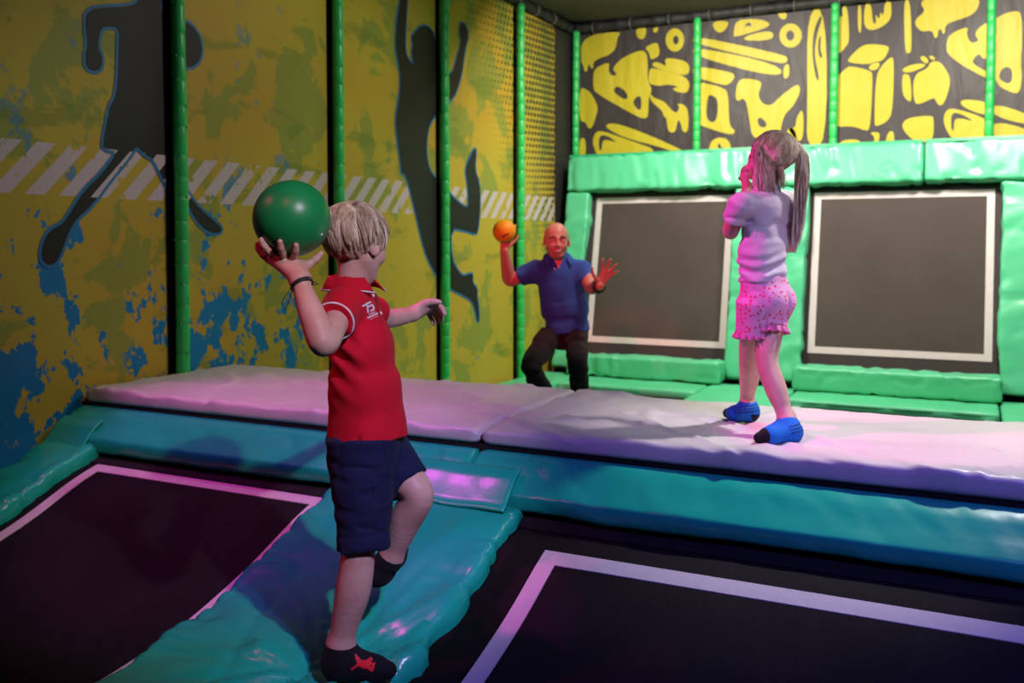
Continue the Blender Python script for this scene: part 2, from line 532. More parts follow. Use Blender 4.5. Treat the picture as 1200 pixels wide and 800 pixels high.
bays = [1.5]+POLE_Y+[9.5]
txt = ['with the running figure in black shorts', 'with stripes behind the green ball and blue speckles', 'showing the leaping figure\'s raised arm and back',
       'showing the leaping figure\'s bent leg, beside the man\'s orange ball', 'covered in dark halftone dots in the far corner']
for i in range(5):
    y0, y1 = bays[i]+.012, bays[i+1]-(.06 if i < 4 else 0)  # gap bares dark wall beside each pole, partly standing in for its shadow
    ny_, nz_ = 40, 60
    Y_, Z_ = np.meshgrid(np.linspace(y0, y1, ny_), np.linspace(-.02, 3.6, nz_), indexing='ij')
    w = .0012*vnoise(np.stack([Y_*4, Z_*1.2, Y_*0+i], -1), 2)
    V = np.stack([XW-.004+w, Y_, Z_], -1).reshape(-1, 3)
    Fc = [(a*nz_+b, (a+1)*nz_+b, (a+1)*nz_+b+1, a*nz_+b+1) for a in range(ny_-1) for b in range(nz_-1)]
    Vb = V.copy(); Vb[:, 0] -= .006
    nb0 = len(V)
    rim = [a*nz_ for a in range(ny_)]+[(ny_-1)*nz_+b for b in range(1, nz_)]+[a*nz_+nz_-1 for a in range(ny_-2, -1, -1)]+[b for b in range(nz_-2, 0, -1)]
    Fall = Fc+[tuple(q+nb0 for q in f[::-1]) for f in Fc]+[(rim[(k+1) % len(rim)], rim[k], rim[k]+nb0, rim[(k+1) % len(rim)]+nb0) for k in range(len(rim))]
    parts = [(np.concatenate([V, Vb]), Fall)]; mi = [0]*len(Fall)
    for P, off, m in prints:
        V2, T = fill([P])
        V3 = np.stack([np.full(len(V2), XW+off-.002), V2[:, 0], V2[:, 1]], 1)
        T = [t if np.cross(V3[t[1]]-V3[t[0]], V3[t[2]]-V3[t[0]])[0] > 0 else t[::-1] for t in T]
        Vc, Fk = clip(V3, T, 1, y0, y1)
        V4, F4 = Vc, Fk
        if len(F4):
            keep = V4[:, 2].max() > 0
            parts.append((V4, F4)); mi += [m]*len(F4)
    V, Fall = join(parts)
    o = obj('mural_banner', V, Fall, [M['mural'], M['figure'], M['outline']], midx=mi, smooth=False)
    tag(o, 'yellow printed mural banner '+txt[i], 'banner')

# back wall lettering banners
YW = 9.50
c3 = lambda L: [(660+x/4.211, y/4.211) for x, y in L]
c4 = lambda L: [(900+x/4, y/4) for x, y in L]
wallB = lambda L: np.array([at(u, v, 1, YW)[[0, 2]] for u, v in L])
ell = lambda cx, cy, rx, ry, n=18: [(cx+rx*math.cos(2*PI*i/n), cy+ry*math.sin(2*PI*i/n)) for i in range(n)]
S3 = [
 [[(88,180),(290,150),(265,190),(262,230),(240,265),(160,295),(148,310),(148,335),(140,340),(130,318),(122,318),(120,350),(105,355),(98,318),(88,310)]],
 [[(80,430),(115,440),(145,470),(173,530),(160,580),(140,635),(120,630),(110,600),(80,600)]],
 [[(80,680),(112,680),(110,790),(80,790)]],
 [[(148,360),(165,330),(230,305),(222,340),(235,375),(268,370),(245,345),(255,320),(300,280),(385,245),(410,260),(418,300),(415,400),(440,440),(420,480),(420,575),(400,585),(370,578),(160,460),(148,430)],
  [(248,440),(270,420),(322,465),(310,497),(255,462)], [(338,508),(365,472),(387,478),(383,556)]],
 [[(400,235),(450,210),(470,215),(478,275),(430,298),(425,260)]],
 [ell(551,197,46,58), ell(556,197,14,22)],
 [[(355,140),(412,130),(405,185),(385,195),(365,185)]], [[(440,140),(472,132),(462,160),(448,162)]],
 [[(440,310),(470,305),(510,330),(500,290),(530,285),(622,305),(622,372),(560,365),(440,330)]],
 [[(425,340),(450,335),(622,378),(622,460),(560,455),(535,435),(575,430),(520,415),(470,425),(430,415),(420,400)]],
 [[(425,450),(440,480),(500,500),(530,540),(560,560),(575,525),(560,512),(590,512),(618,540),(618,650),(590,655),(578,600),(565,590),(555,650),(530,655),(515,640),(510,580),(495,575),(490,545),(430,500)]],
 [[(200,625),(235,605),(300,620),(420,665),(612,750),(560,755),(480,725),(300,680)]],
 [[(145,690),(160,650),(195,645),(320,690),(500,752),(180,790),(150,730)], [(176,668),(215,666),(268,705),(225,692),(194,690),(188,745),(176,738)]],
 [[(735,105),(818,102),(810,135),(780,165),(745,150)]],
 [[(850,100),(930,92),(1000,100),(1030,130),(845,185),(840,170)], [(895,135),(905,112),(925,112),(930,132),(915,125)]],
 [[(870,200),(930,165),(1038,150),(1035,200)]],
 [ell(1122,175,56,60), ell(1120,175,20,25)],
 [[(640,185),(720,190),(1090,270),(1110,290),(1100,310),(1060,312),(640,213)]],
 [[(640,226),(1075,318),(1075,390),(640,276)]],
 [[(1088,325),(1115,310),(1117,370),(1100,390),(1085,380)]],
 [[(640,322),(830,355),(848,375),(835,400),(810,420),(780,418),(640,378)]],
 [[(640,396),(790,430),(815,460),(818,620),(850,645),(840,662),(800,660),(640,606),(672,580),(640,545),(668,545),(640,500),(668,505)], [(712,472),(730,467),(767,490),(756,610),(703,592)]],
 [[(855,420),(870,395),(900,385),(980,400),(975,430),(960,470),(985,515),(1030,520),(1065,480),(1137,425),(1165,415),(1170,460),(1130,530),(1095,560),(1075,620),(1070,690),(935,690),(920,600),(900,480),(860,500),(850,480)], [(958,590),(972,575),(1008,610),(992,632),(965,622)]],
 [[(715,765),(725,700),(760,678),(800,680),(825,705),(832,765)], [(758,730),(772,700),(778,725),(792,733)]],
 [[(1100,640),(1137,625),(1160,700),(1110,705)]],
]
S4 = [
 [[(40,60),(90,55),(85,92),(60,90)]],
 [[(182,45),(275,40),(275,690),(180,690),(185,500)], [(258,72),(240,78),(212,150),(206,260),(226,378),(243,375),(217,262),(226,170)], [(250,165),(236,180),(234,250),(248,275),(256,265),(244,230)]],
 [[(168,500),(164,690),(85,600),(130,600),(132,550)]],
 [[(316,70),(330,95),(340,70),(352,85),(345,30),(374,30),(382,185),(370,215),(316,270)]],
 [[(420,25),(438,23),(438,155),(422,150)]],
 [[(450,18),(485,16),(490,108),(508,112),(503,60),(520,95),(528,50),(540,80),(548,5),(580,2),(577,110),(450,157)]],
 [[(635,-5),(668,-5),(675,235),(660,252),(642,245)]],
 [[(710,15),(750,-15),(995,-20),(985,40),(950,75),(850,105),(830,125),(830,155),(818,160),(812,135),(798,140),(795,175),(780,180),(770,140),(720,150),(690,120),(690,90),(740,50)]],
 [[(835,200),(850,160),(940,120),(930,160),(950,205),(992,190),(968,165),(985,130),(1045,95),(1045,280),(1000,272),(992,248),(960,278),(962,302),(1045,345),(1045,382),(840,265)]],
 [[(370,280),(430,220),(470,205),(560,212),(570,230),(540,285),(500,290),(470,302),(385,295)]],
 [[(312,370),(365,320),(385,308),(480,330),(492,350),(480,600),(460,615),(400,590),(330,595),(310,580)]],
 [[(470,315),(490,295),(525,292),(520,315),(500,330),(478,328)]],
 [[(505,360),(530,310),(575,265),(592,275),(585,520),(560,570),(510,592),(497,585)]],
 [[(630,320),(680,300),(735,298),(740,310),(670,340),(632,338)]],
 [[(628,350),(650,345),(668,360),(675,478),(650,470),(630,440)]],
 [[(680,350),(750,320),(760,290),(800,285),(830,315),(860,380),(825,490),(800,495),(785,470),(780,455),(710,490),(682,480)]],
 [[(712,265),(735,262),(755,285),(745,300),(720,285)]], [[(750,262),(775,262),(787,277),(770,282)]],
 [[(625,580),(660,550),(770,540),(778,560),(775,665),(690,665),(640,620)]],
 [[(895,485),(920,462),(1045,480),(1045,545),(950,520)]],
 [[(820,560),(835,515),(870,505),(1045,560),(1045,660),(870,660),(835,610)], [(858,528),(900,530),(972,572),(900,552),(872,560),(872,615),(858,608)]],
 [[(315,700),(345,655),(430,652),(442,690)]], [[(475,620),(520,618),(525,640),(512,680),(495,680),(500,640)]], [[(548,680),(560,620),(590,610),(592,680)]],
 [[(1050,100),(1100,65),(1170,48),(1188,70),(1192,180),(1185,310),(1190,330),(1185,430),(1150,440),(1050,385)], [(1100,312),(1147,318),(1142,400),(1076,370)]],
 [[(1050,480),(1240,540),(1240,592),(1050,542)]], [[(1050,562),(1240,610),(1240,660),(1050,650)]],
 [[(1196,30),(1260,10),(1300,60),(1280,150),(1215,110)]], [[(1210,200),(1290,180),(1320,330),(1250,420),(1205,350)]], [[(1340,60),(1420,40),(1440,300),(1350,320)]],
 [[(1290,430),(1440,400),(1460,600),(1320,620)]],
]
shapes = []
for lst, cv in ((S3, c3), (S4, c4)):
    for loops in lst:
        Ls = [chaikin(wallB(cv(l)), 2) for l in loops]
        shapes.append(fill(Ls))
bx = [-3.9237+i*1.3369 for i in range(5)]
txt = ['hanging in the far corner, with a box-like letter', 'with long bar shapes, directly above the girl\'s head', 'with block shapes, above the trampoline beside the ponytail', 'cut off by the right edge of the photo']
for i in range(4):
    x0, x1 = bx[i]+(.02 if i else .0), bx[i+1]-.02
    n1, n2 = 30, 30
    X_, Z_ = np.meshgrid(np.linspace(x0, x1, n1), np.linspace(-.04, 3.6, n2), indexing='ij')
    V = np.stack([X_, np.full_like(X_, YW+.006), Z_], -1).reshape(-1, 3)
    Fc = [(a*n2+b, (a+1)*n2+b, (a+1)*n2+b+1, a*n2+b+1) for a in range(n1-1) for b in range(n2-1)]
    V0, F0 = box_vf((x0, YW+.007, -.04), (x1, YW+.012, 3.6))
    parts = [(V, Fc), (np.array(V0), F0)]; mi = [0]*(len(Fc)+len(F0))
    for V2, T in shapes:
        V3 = np.stack([V2[:, 0], np.full(len(V2), YW+.002), V2[:, 1]], 1)
        if V3[:, 0].max() < x0 or V3[:, 0].min() > x1: continue
        T = [t if np.cross(V3[t[1]]-V3[t[0]], V3[t[2]]-V3[t[0]])[1] < 0 else t[::-1] for t in T]
        V4, F4 = clip(V3, T, 0, x0, x1)
        V4, F4 = clip(V4, F4, 2, 2.05, 3.6) if len(F4) else (V4, F4)
        if len(F4): parts.append((V4, F4)); mi += [1]*len(F4)
    V, Fc = join(parts)
    o = obj('lettering_banner', V, Fc, [M['banner'], M['banner_print']], midx=mi, smooth=False)
    tag(o, 'charcoal banner with yellow graffiti style shapes, '+txt[i], 'banner')

# ------------------------------------------------------------------ the near trampolines and their ramped pads
PY = np.array([-2.4, .6, 1.4, 1.75, 2.05, 2.28, 2.58, 2.84, 3.0, 3.2])
PZ = np.array([.0, .0, .0, .008, .035, .078, .172, .290, .335, .375])
yy = np.linspace(-2.4, 3.2, 400)
zz = np.interp(yy, PY, PZ)
for _ in range(60): zz[1:-1] = .25*zz[:-2]+.5*zz[1:-1]+.25*zz[2:]
zbed = lambda y: np.interp(y, yy, zz)
def sheet(name, x0, x1, y0, y1, dz, t, m, parent, nx=8, step=.03):
    ys = np.arange(y0, y1+1e-6, step)
    sec = [(x, .0) for x in np.linspace(x0, x1, nx)]+[(x, -t) for x in np.linspace(x1, x0, nx)]
    P = np.stack([ys*0, ys, zbed(ys)+dz], 1)
    T = np.gradient(P, axis=0); T /= np.linalg.norm(T, axis=1, keepdims=True)
    A = np.repeat(np.array([[1., 0, 0]]), len(ys), 0); B = np.cross(A, T)
    V, Fc = loft(P, A, B, np.array(sec))
    return obj(name, V, [f[::-1] for f in Fc], m, parent)
def tape_ring(x0, x1, y0, y1, w, dz, parent, name='boundary_tape'):
    parts = []
    def strip(xa, xb, ya, yb):
        ys = np.arange(ya, yb+1e-6, max(.01, (yb-ya)/max(1, int((yb-ya)/.03))))
        k = len(ys)
        V = []
        for y in ys:
            z = float(zbed(y))+dz
            V += [(xa, y, z), (xb, y, z), (xa, y, z-.003), (xb, y, z-.003)]
        Fc = []
        for i in range(k-1):
            a, b = i*4, i*4+4
            Fc += [(a, a+1, b+1, b), (a+2, b+2, b+3, a+3), (a, b, b+2, a+2), (a+1, a+3, b+3, b+1)]
        Fc += [(0, 2, 3, 1), ((k-1)*4, (k-1)*4+1, (k-1)*4+3, (k-1)*4+2)]
        parts.append((np.array(V), Fc))
    strip(x0, x0+w, y0, y1); strip(x1-w, x1, y0, y1)
    strip(x0+w, x1-w, y1-w, y1); strip(x0+w, x1-w, y0, y0+w)
    return obj(name, *join(parts), M['tape'], parent, False)
def tramp(x0, x1, tx0, tx1, ytop, label):
    e = empty('ramp_trampoline', ((x0+x1)/2, 1.5, -.55), label, 'trampoline')
    sheet('bed', x0, x1, -1.6, 3.12, 0, .008, M['bed'], e)
    tape_ring(tx0, tx1, -1.0, ytop, .062, .003, e)
    sheet('gap_shade', x0+.01, x1-.01, 2.965, 3.11, .006, .004, M['black_gap'], e)  # black sheet over the bed, painted shade for the gap below the bolster
    fr = []
    for xx in (x0, x1):
        ys = np.arange(-1.65, 3.15, .05)
        fr.append(tube_path(np.stack([ys*0+xx, ys, zbed(ys)-.02], 1), .025, 8))
    for y in (-1.62, 3.13):
        xs = np.linspace(x0, x1, 4)
        fr.append(tube_path(np.stack([xs, xs*0+y, xs*0+float(zbed(y))-.02], 1), .025, 8))
    obj('frame', *join(fr), M['steel'], e)
    for xx in (x0+.0, x1-.0):
        for y in (-1.6, .6, 3.1):
            zt = float(zbed(y))-.03
            obj('leg', *tube_path([(xx, y, -.55), (xx, y, (zt-.55)/2), (xx, y, zt)], .025, 8), M['steel'], e)
    return e
tramp(-3.74, -2.18, -3.60, -2.275, 2.975, 'black ramp trampoline at the photo\'s lower left, between wall pad and the boy')
tramp(-1.53, 1.35, -1.295, 1.12, 2.865, 'black ramp trampoline at the lower right with lavender boundary line')

def ramp_pad(x0, x1, y0, y1, th, lift, label, seed):
    ys = np.concatenate([[y0, y0+.004, y0+.015], np.arange(y0+.03, y1, .016)])
    P = np.stack([ys*0+(x0+x1)/2, ys, zbed(ys)+lift-th/2], 1)
    T = np.gradient(P, axis=0); T /= np.linalg.norm(T, axis=1, keepdims=True)
    A = np.repeat(np.array([[1., 0, 0]]), len(ys), 0); B = np.cross(A, T)
    w = x1-x0
    sec = rrect(w, th, .035, .016)
    sc = np.ones((len(ys), 2)); sc[0] = (1-.06/w, 1-.06/th); sc[1] = (1-.03/w, 1-.03/th); sc[2] = (1-.008/w, 1-.008/th)
    V, Fc = loft(P, A, B, sec, sc)
    Fc = [f[::-1] for f in Fc]
    N = vnormals(V, Fc)
    ed = np.minimum(np.abs(V[:, 0]-x0), np.abs(V[:, 0]-x1))
    edge = np.exp(-(ed/.11)**2)
    # gathers running in from the stitched edges, broad creases in the middle
    q = np.stack([V[:, 0]*2.2+V[:, 1]*1.2, V[:, 1]*9-V[:, 0]*3, V[:, 2]*2], 1)
    q2 = np.stack([V[:, 0]*5, V[:, 1]*3.4+V[:, 0]*2, V[:, 2]*0+seed], 1)
    q3 = np.stack([V[:, 0]*3+V[:, 1]*.5, V[:, 1]*13-V[:, 0]*2, V[:, 2]*0], 1)
    rr = np.hypot(V[:, 0]+1.70, V[:, 1]-2.14); th = np.arctan2(V[:, 1]-2.14, V[:, 0]+1.70)
    rad = np.exp(-(rr/.55)**2)*np.clip(rr/.06, 0, 1)*(seed == 3)
    qr = np.stack([np.cos(th)*2.6+rr*.7, np.sin(th)*2.6, rr*.9], 1)
    d = edge*(.018*vnoise(q, seed)-.013*crease(q3, .3, seed)) + .007*vnoise(q2*.5, seed+2)-.006*crease(q2*.45, .09, seed+4)
    d += rad*(.020*vnoise(qr*1.6, 2)+.022*crease(qr, .14, 7)+.012*crease(qr*2.1, .2, 15)) - .012*np.exp(-(rr/.10)**2)*(seed == 3)
    V = V+N*d[:, None]
    o = obj('ramp_pad', V, Fc, M['teal'])
    return tag(o, label, 'pad')
LIFT = .055
zpad = lambda y: float(zbed(y))+LIFT
ramp_pad(-2.285, -1.445, -1.5, 3.13, .11, LIFT, 'teal vinyl ramp pad between the two near trampolines, under the boy\'s foot', 3)
ramp_pad(-3.965, -3.655, -1.5, 3.13, .11, LIFT+.02, 'narrow teal ramp pad at the foot of the mural wall, lower left', 8)
ramp_pad(1.30, 2.1, -1.5, 3.13, .11, LIFT, 'teal ramp pad past the right edge of the lower right trampoline', 12)

# edge bolsters along the platform lip
bs = np.array([(3.204,.536),(3.18,.540),(3.155,.534),(3.12,.517),(3.07,.478),(3.03,.452),(3.008,.438),(2.999,.431),(2.996,.422),(2.998,.405),(3.002,.385),(3.006,.372),(3.014,.365),(3.05,.362),(3.10,.368),(3.205,.40)])
b2 = []
for k in range(len(bs)):
    p, q = bs[k], bs[(k+1) % len(bs)]
    n = max(1, int(np.linalg.norm(q-p)/.015))
    for i in range(n): b2.append(p+(q-p)*i/n)
bs = np.array(b2)
def bolster(x0, x1, label, seed):
    xs = np.concatenate([[x0, x0+.004, x0+.014], np.arange(x0+.03, x1-.03, .02), [x1-.014, x1-.004, x1]])
    c = bs.mean(0); secs = bs-c
    sc = np.ones((len(xs), 2)); sc[[0, -1]] = .84; sc[[1, -2]] = .93; sc[[2, -3]] = .985
    P = np.stack([xs, xs*0+c[0], xs*0+c[1]], 1)
    A = np.repeat(np.array([[0., 1, 0]]), len(xs), 0); B = np.repeat(np.array([[0., 0, 1]]), len(xs), 0)
    V, Fc = loft(P, A, B, secs, sc)
    N = vnormals(V, Fc)
    if N[np.argmax(V[:, 2]), 2] < 0: Fc = [f[::-1] for f in Fc]; N = -N
    low = np.clip((V[:, 2]-.36)/.18, 0, 1)
    q = np.stack([V[:, 0]*5.5+V[:, 2]*9, V[:, 1]*1.5, V[:, 2]*2.5], 1)
    q2 = np.stack([V[:, 0]*3.1-V[:, 2]*5, V[:, 1]*2, V[:, 2]*3], 1)
    sa = np.exp(-((V[:, 0]+1.7)/.5)**2)
    d = (.35+.9*sa)*(-.010*crease(q, .13, seed)*low+.007*vnoise(q, seed+1))+.006*vnoise(q2, seed+2)+.002*vnoise(V*14, seed+3)
    d *= np.clip((3.19-V[:, 1])/.06, 0, 1)
    V = V+N*d[:, None]
    o = obj('edge_bolster', V, Fc, M['teal'])
    return tag(o, label, 'pad')
bolster(-3.965, -1.725, 'teal vinyl edge bolster along the platform lip, behind the boy', 21)
bolster(-1.715, 4.0, 'teal vinyl edge bolster along the platform lip, below the girl', 25)

def flap(x0, x1, y0, y1, label, seed):
    ys = np.linspace(y0, y1, 14); xs = np.linspace(x0, x1, 40)
    # rises from the ramp pad onto the bolster
    prof = np.interp(ys, [2.86, 2.95, 3.0, 3.03, 3.09], [zpad(2.86)+.016, zpad(2.95)+.022, .452, .482, .515])
    X_, Y_ = np.meshgrid(xs, ys, indexing='ij')
    Z_ = np.repeat(prof[None], 40, 0)+.006*vnoise(np.stack([X_*7, Y_*7, X_*0+seed], -1), seed)
    V = np.stack([X_, Y_, Z_], -1).reshape(-1, 3); m = len(ys)
    Fc = [(a*m+b, (a+1)*m+b, (a+1)*m+b+1, a*m+b+1) for a in range(39) for b in range(m-1)]
    Vb = V-np.array([0, -.004, .009]); n0 = len(V)
    rim = [a*m for a in range(40)]+[39*m+b for b in range(1, m)]+[a*m+m-1 for a in range(38, -1, -1)]+[b for b in range(m-2, 0, -1)]
    Fc = Fc+[tuple(q+n0 for q in f[::-1]) for f in Fc]+[(rim[(k+1) % len(rim)], rim[k], rim[k]+n0, rim[(k+1) % len(rim)]+n0) for k in range(len(rim))]
    o = obj('cover_flap', np.concatenate([V, Vb]), Fc, M['teal'])
    return tag(o, label, 'flap')
flap(-2.2, -1.49, 2.93, 3.075, 'teal vinyl cover flap joining the boy\'s ramp pad to the bolster', 31)
flap(-3.95, -3.69, 2.93, 3.075, 'small teal vinyl cover flap at the head of the wall side ramp pad', 33)

# platform core and its two white mattresses
box('floor_platform', (XL, 3.205, -.55), (4.1, 4.26, .550), M['black_gap'], kind='structure')
def mattress(x0, x1, seamL, seamR, label, seed):
    y0, y1, z0, z1 = 3.195, 4.225, .552, .622
    xs = np.concatenate([[x0, x0+.004, x0+.015], np.arange(x0+.035, x1-.035, .022), [x1-.015, x1-.004, x1]])
    sec = rrect(y1-y0, z1-z0, .022, .022)
    sc = np.ones((len(xs), 2)); h = z1-z0; w = y1-y0
    for k, e in ((0, .03), (1, .014), (2, .004)):
        sc[k] = sc[-1-k] = (1-2*e/w, 1-2*e/h)
    P = np.stack([xs, xs*0+(y0+y1)/2, xs*0+(z0+z1)/2], 1)
    V, Fc = loft(P, np.repeat([[0., 1, 0]], len(xs), 0), np.repeat([[0., 0, 1]], len(xs), 0), sec, sc)
    top = np.clip((V[:, 2]-z0)/(z1-z0), 0, 1)
    fr = np.exp(-((V[:, 1]-y0)/.10)**2)
    q = np.stack([V[:, 0]*2.2+V[:, 1]*2.5, V[:, 1]*1.1-V[:, 0]*.5, V[:, 0]*0+seed], 1)
    q2 = np.stack([V[:, 0]*7+V[:, 1]*8, V[:, 2]*8+V[:, 1]*3, V[:, 0]*0+seed], 1)
    q4 = np.stack([V[:, 0]*1.3-V[:, 1]*3.2, V[:, 1]*2.0+V[:, 0]*1.1, V[:, 0]*0+seed+4], 1)
    d = .007*vnoise(q*.8, seed)+.012*crease(q, .05, seed)+.010*crease(q4, .045, seed+6)+fr*(.012*vnoise(q2, seed+1)-.006*crease(q2, .16, seed+2))+.0015*vnoise(V*18, seed)
    # pulls radiating from the girl's standing feet
    for fx, fy in ((-.64, 3.48), (-.85, 3.83)):
        r = np.hypot(V[:, 0]-fx, V[:, 1]-fy); th = np.arctan2(V[:, 1]-fy, V[:, 0]-fx)
        d += -.007*np.exp(-(r/.13)**2)+.007*np.exp(-(r/.4)**2)*np.sin(th*7+seed)*np.clip(r/.1, 0, 1)
    V[:, 2] += d*top
    V[:, 1] += -fr*.6*np.abs(d)*top
    o = obj('mattress', V, Fc, M['mattress'])
    return tag(o, label, 'mattress')
mattress(-3.965, -1.735, 0, 0, 'white vinyl mattress on the platform, behind the boy and up to the mural wall', 41)
mattress(-1.725, 4.0, 0, 0, 'white vinyl mattress on the platform with the girl standing on it', 45)
# solid decks under the fixed pads
box('floor_deck', (-2.1, -1.5, -.55), (-1.6, 3.1, -.06), M['black_gap'], kind='structure')
box('floor_deck_side', (XL, -1.5, -.55), (-3.78, 3.1, -.06), M['black_gap'], kind='structure')
box('floor_deck_right', (1.42, -1.5, -.55), (2.1, 3.1, -.06), M['black_gap'], kind='structure')

# ------------------------------------------------------------------ far court: floor pads, flat beds, leaning rebounders
def flat_tramp(x0, x1, y0, y1, label):
    e = empty('court_trampoline', ((x0+x1)/2, (y0+y1)/2, -.55), label, 'trampoline')
    V, Fc = box_vf((x0, y0, -.03), (x1, y1, -.022)); obj('bed', V, Fc, M['bed'], e, False)
    parts = []
    w = .07; a = .1
    for lo, hi in (((x0+a, y0+a), (x0+a+w, y1-a)), ((x1-a-w, y0+a), (x1-a, y1-a)), ((x0+a+w, y0+a), (x1-a-w, y0+a+w)), ((x0+a+w, y1-a-w), (x1-a-w, y1-a))):
        parts.append(box_vf((lo[0], lo[1], -.0215), (hi[0], hi[1], -.018)))
    obj('boundary_tape', *join(parts), M['tape'], e, False)
    fr = []
    for p, q in (((x0, y0), (x1, y0)), ((x0, y1), (x1, y1)), ((x0, y0), (x0, y1)), ((x1, y0), (x1, y1))):
        fr.append(tube_path([(p[0], p[1], -.05), ((p[0]+q[0])/2, (p[1]+q[1])/2, -.05), (q[0], q[1], -.05)], .02, 8))
    obj('frame', *join(fr), M['steel'], e)
    for x in (x0, x1):
        for y in (y0, y1):
            obj('leg', *tube_path([(x, y, -.55), (x, y, -.3), (x, y, -.06)], .02, 8), M['steel'], e)
flat_tramp(-3.62, -2.08, 4.35, 8.16, 'flat black court trampoline behind the platform, under the man')
flat_tramp(-1.45, .25, 4.35, 8.16, 'flat black court trampoline behind the platform and the girl')
def floor_pad(x0, x1, y0, y1, label, seed, z1=.045, m='mint'):
    o = pad_box('floor_pad', ((x0+x1)/2, (y0+y1)/2, z1-.045), (0, 1, 0), (-1, 0, 0), (0, 0, 1), (y1-y0, x1-x0, .09), M[m], r=.025, amp=.006, sc=3, seed=seed, step=.05)
    return tag(o, label, 'pad')
floor_pad(-3.97, -3.5, 4.3, 8.62, 'green floor pad strip at the foot of the mural wall, beside the man', 51)
floor_pad(-2.17, -1.41, 4.3, 8.62, 'green floor pad strip between the two far trampolines, behind the girl\'s legs', 52)
floor_pad(.20, .95, 4.3, 8.62, 'green floor pad strip at the right edge of the photo, beyond the mattress', 53)
floor_pad(-3.49, -2.18, 7.98, 8.62, 'low green pad on the floor in front of the left leaning trampoline', 54)
floor_pad(-1.40, .19, 7.98, 8.62, 'low green pad on the floor in front of the right leaning trampoline', 55)
box('floor_far', (XL, 8.18, -.55), (4.1, YB, -.05), M['black_gap'], kind='structure')
box('floor_far_left', (XL, 4.26, -.55), (-3.66, 8.18, -.05), M['black_gap'], kind='structure')
box('floor_far_mid', (-2.05, 4.26, -.55), (-1.48, 8.18, -.05), M['black_gap'], kind='structure')
box('floor_far_right', (.28, 4.26, -.55), (1.0, 8.18, -.05), M['black_gap'], kind='structure')

TB, TT = np.array([0, 8.86, .245]), np.array([0, 9.2, 1.87])   # plane of the leaning beds
TD = (TT-TB)/np.linalg.norm(TT-TB)
TN = np.cross(np.array([1., 0, 0]), TD)                        # faces the court
if TN[1] > 0: TN = -TN
def tp(x, s, d=0):                                            # s: 0 bottom .. 1 top edge of the bed, d toward the court
    return np.array([x, 0, 0])+TB+(TT-TB)*s+TN*d
def slab(a, b, s0, s1, d0, d1):
    V = [tp(x, s, d) for d in (d0, d1) for (x, s) in ((a, s0), (b, s0), (b, s1), (a, s1))]
    return np.array(V), [(0,3,2,1),(4,5,6,7),(0,1,5,4),(1,2,6,5),(2,3,7,6),(3,0,4,7)]
def rebounder(x0, x1, ins, label):
    e = empty('leaning_trampoline', ((x0+x1)/2, 8.9, .02), label, 'trampoline')
    obj('rim', *slab(x0, x1, -.03, 1.02, -.012, 0), M['bed_rim'], e, False)
    obj('bed', *slab(x0+ins, x1-ins, .06, .955, 0, .003), M['bed_wall'], e, False)
    w = .062; hs = w/1.66
    P = [slab(x0+ins-w/2, x0+ins+w/2, .055, .965, .003, .006), slab(x1-ins-w/2, x1-ins+w/2, .055, .965, .003, .006),
         slab(x0+ins+w/2, x1-ins-w/2, .055, .055+hs, .003, .006), slab(x0+ins+w/2, x1-ins-w/2, .965-hs, .965, .003, .006)]
    obj('boundary_tape', *join(P), M['tape'], e, False)
    fr = []
    for p, q in ((tp(x0, -.03, -.04), tp(x1, -.03, -.04)), (tp(x0, 1.02, -.04), tp(x1, 1.02, -.04)), (tp(x0, -.03, -.04), tp(x0, 1.02, -.04)), (tp(x1, -.03, -.04), tp(x1, 1.02, -.04))):
        fr.append(tube_path([p, (p+q)/2, q], .025, 8))
    obj('frame', *join(fr), M['steel'], e)
    for x in (x0, x1):
        p = tp(x, 1.0, -.05)
        obj('leg', *tube_path([p, p+np.array([0, .03, -.7]), np.array([x, p[1]+.06, -.05])], .02, 8), M['steel'], e)
rebounder(-3.63, -2.06, .10, 'leaning black trampoline with pale border, behind the man')
rebounder(-1.44, .21, .10, 'leaning black trampoline with pale border, right of the girl')

def lean_pad(x0, x1, s0, s1, label, seed, name='rebound_pad', th=.14, dc=.078, along='s', amp=.016, sc=4.5):
    c = tp((x0+x1)/2, (s0+s1)/2, dc)
    L = (s1-s0)*np.linalg.norm(TT-TB); W = x1-x0
    if along == 's':
        o = pad_box(name, c, TD, np.array([-1., 0, 0]), TN, (L, W, th), M['mint'], r=.03, amp=amp, sc=sc, seed=seed, step=.035, stretch=(1, .6, 1), w=.10)
    else:
        o = pad_box(name, c, np.array([1., 0, 0]), TD, TN, (W, L, th), M['mint'], r=.03, amp=amp, sc=sc, seed=seed, step=.03, stretch=(1.3, .5, 1), w=.10)
    return tag(o, label, 'pad')
lean_pad(-3.86, -3.60, -.12, .985, 'green upright pad left of the far leaning trampoline, behind the man\'s head', 61)
lean_pad(-2.10, -1.405, -.12, .985, 'wide green upright pad between the two leaning trampolines', 62)
lean_pad(.185, 1.15, -.12, .985, 'green upright pad at the right edge of the photo', 63)
o = lean_pad(-3.86, -.435, .992, 1.215, 'long green padded top rail running from the far corner past the girl', 64, 'top_rail_pad', .15, .088, 'x', .017, 5)
o2 = lean_pad(-.425, 4.0, .992, 1.215, 'green padded top rail above the leaning trampoline right of the girl', 67, 'top_rail_pad', .15, .088, 'x', .017, 5)
for oo, a, b in ((o, -3.85, -.44), (o2, -.42, 3.99)):
    c = tp((a+b)/2, 1.222, .0)
    V, Fc = slab(a, b, 1.207, 1.224, -.05, .158)
    obj('top_strip', V, Fc, M['mint_dark'], oo, False)
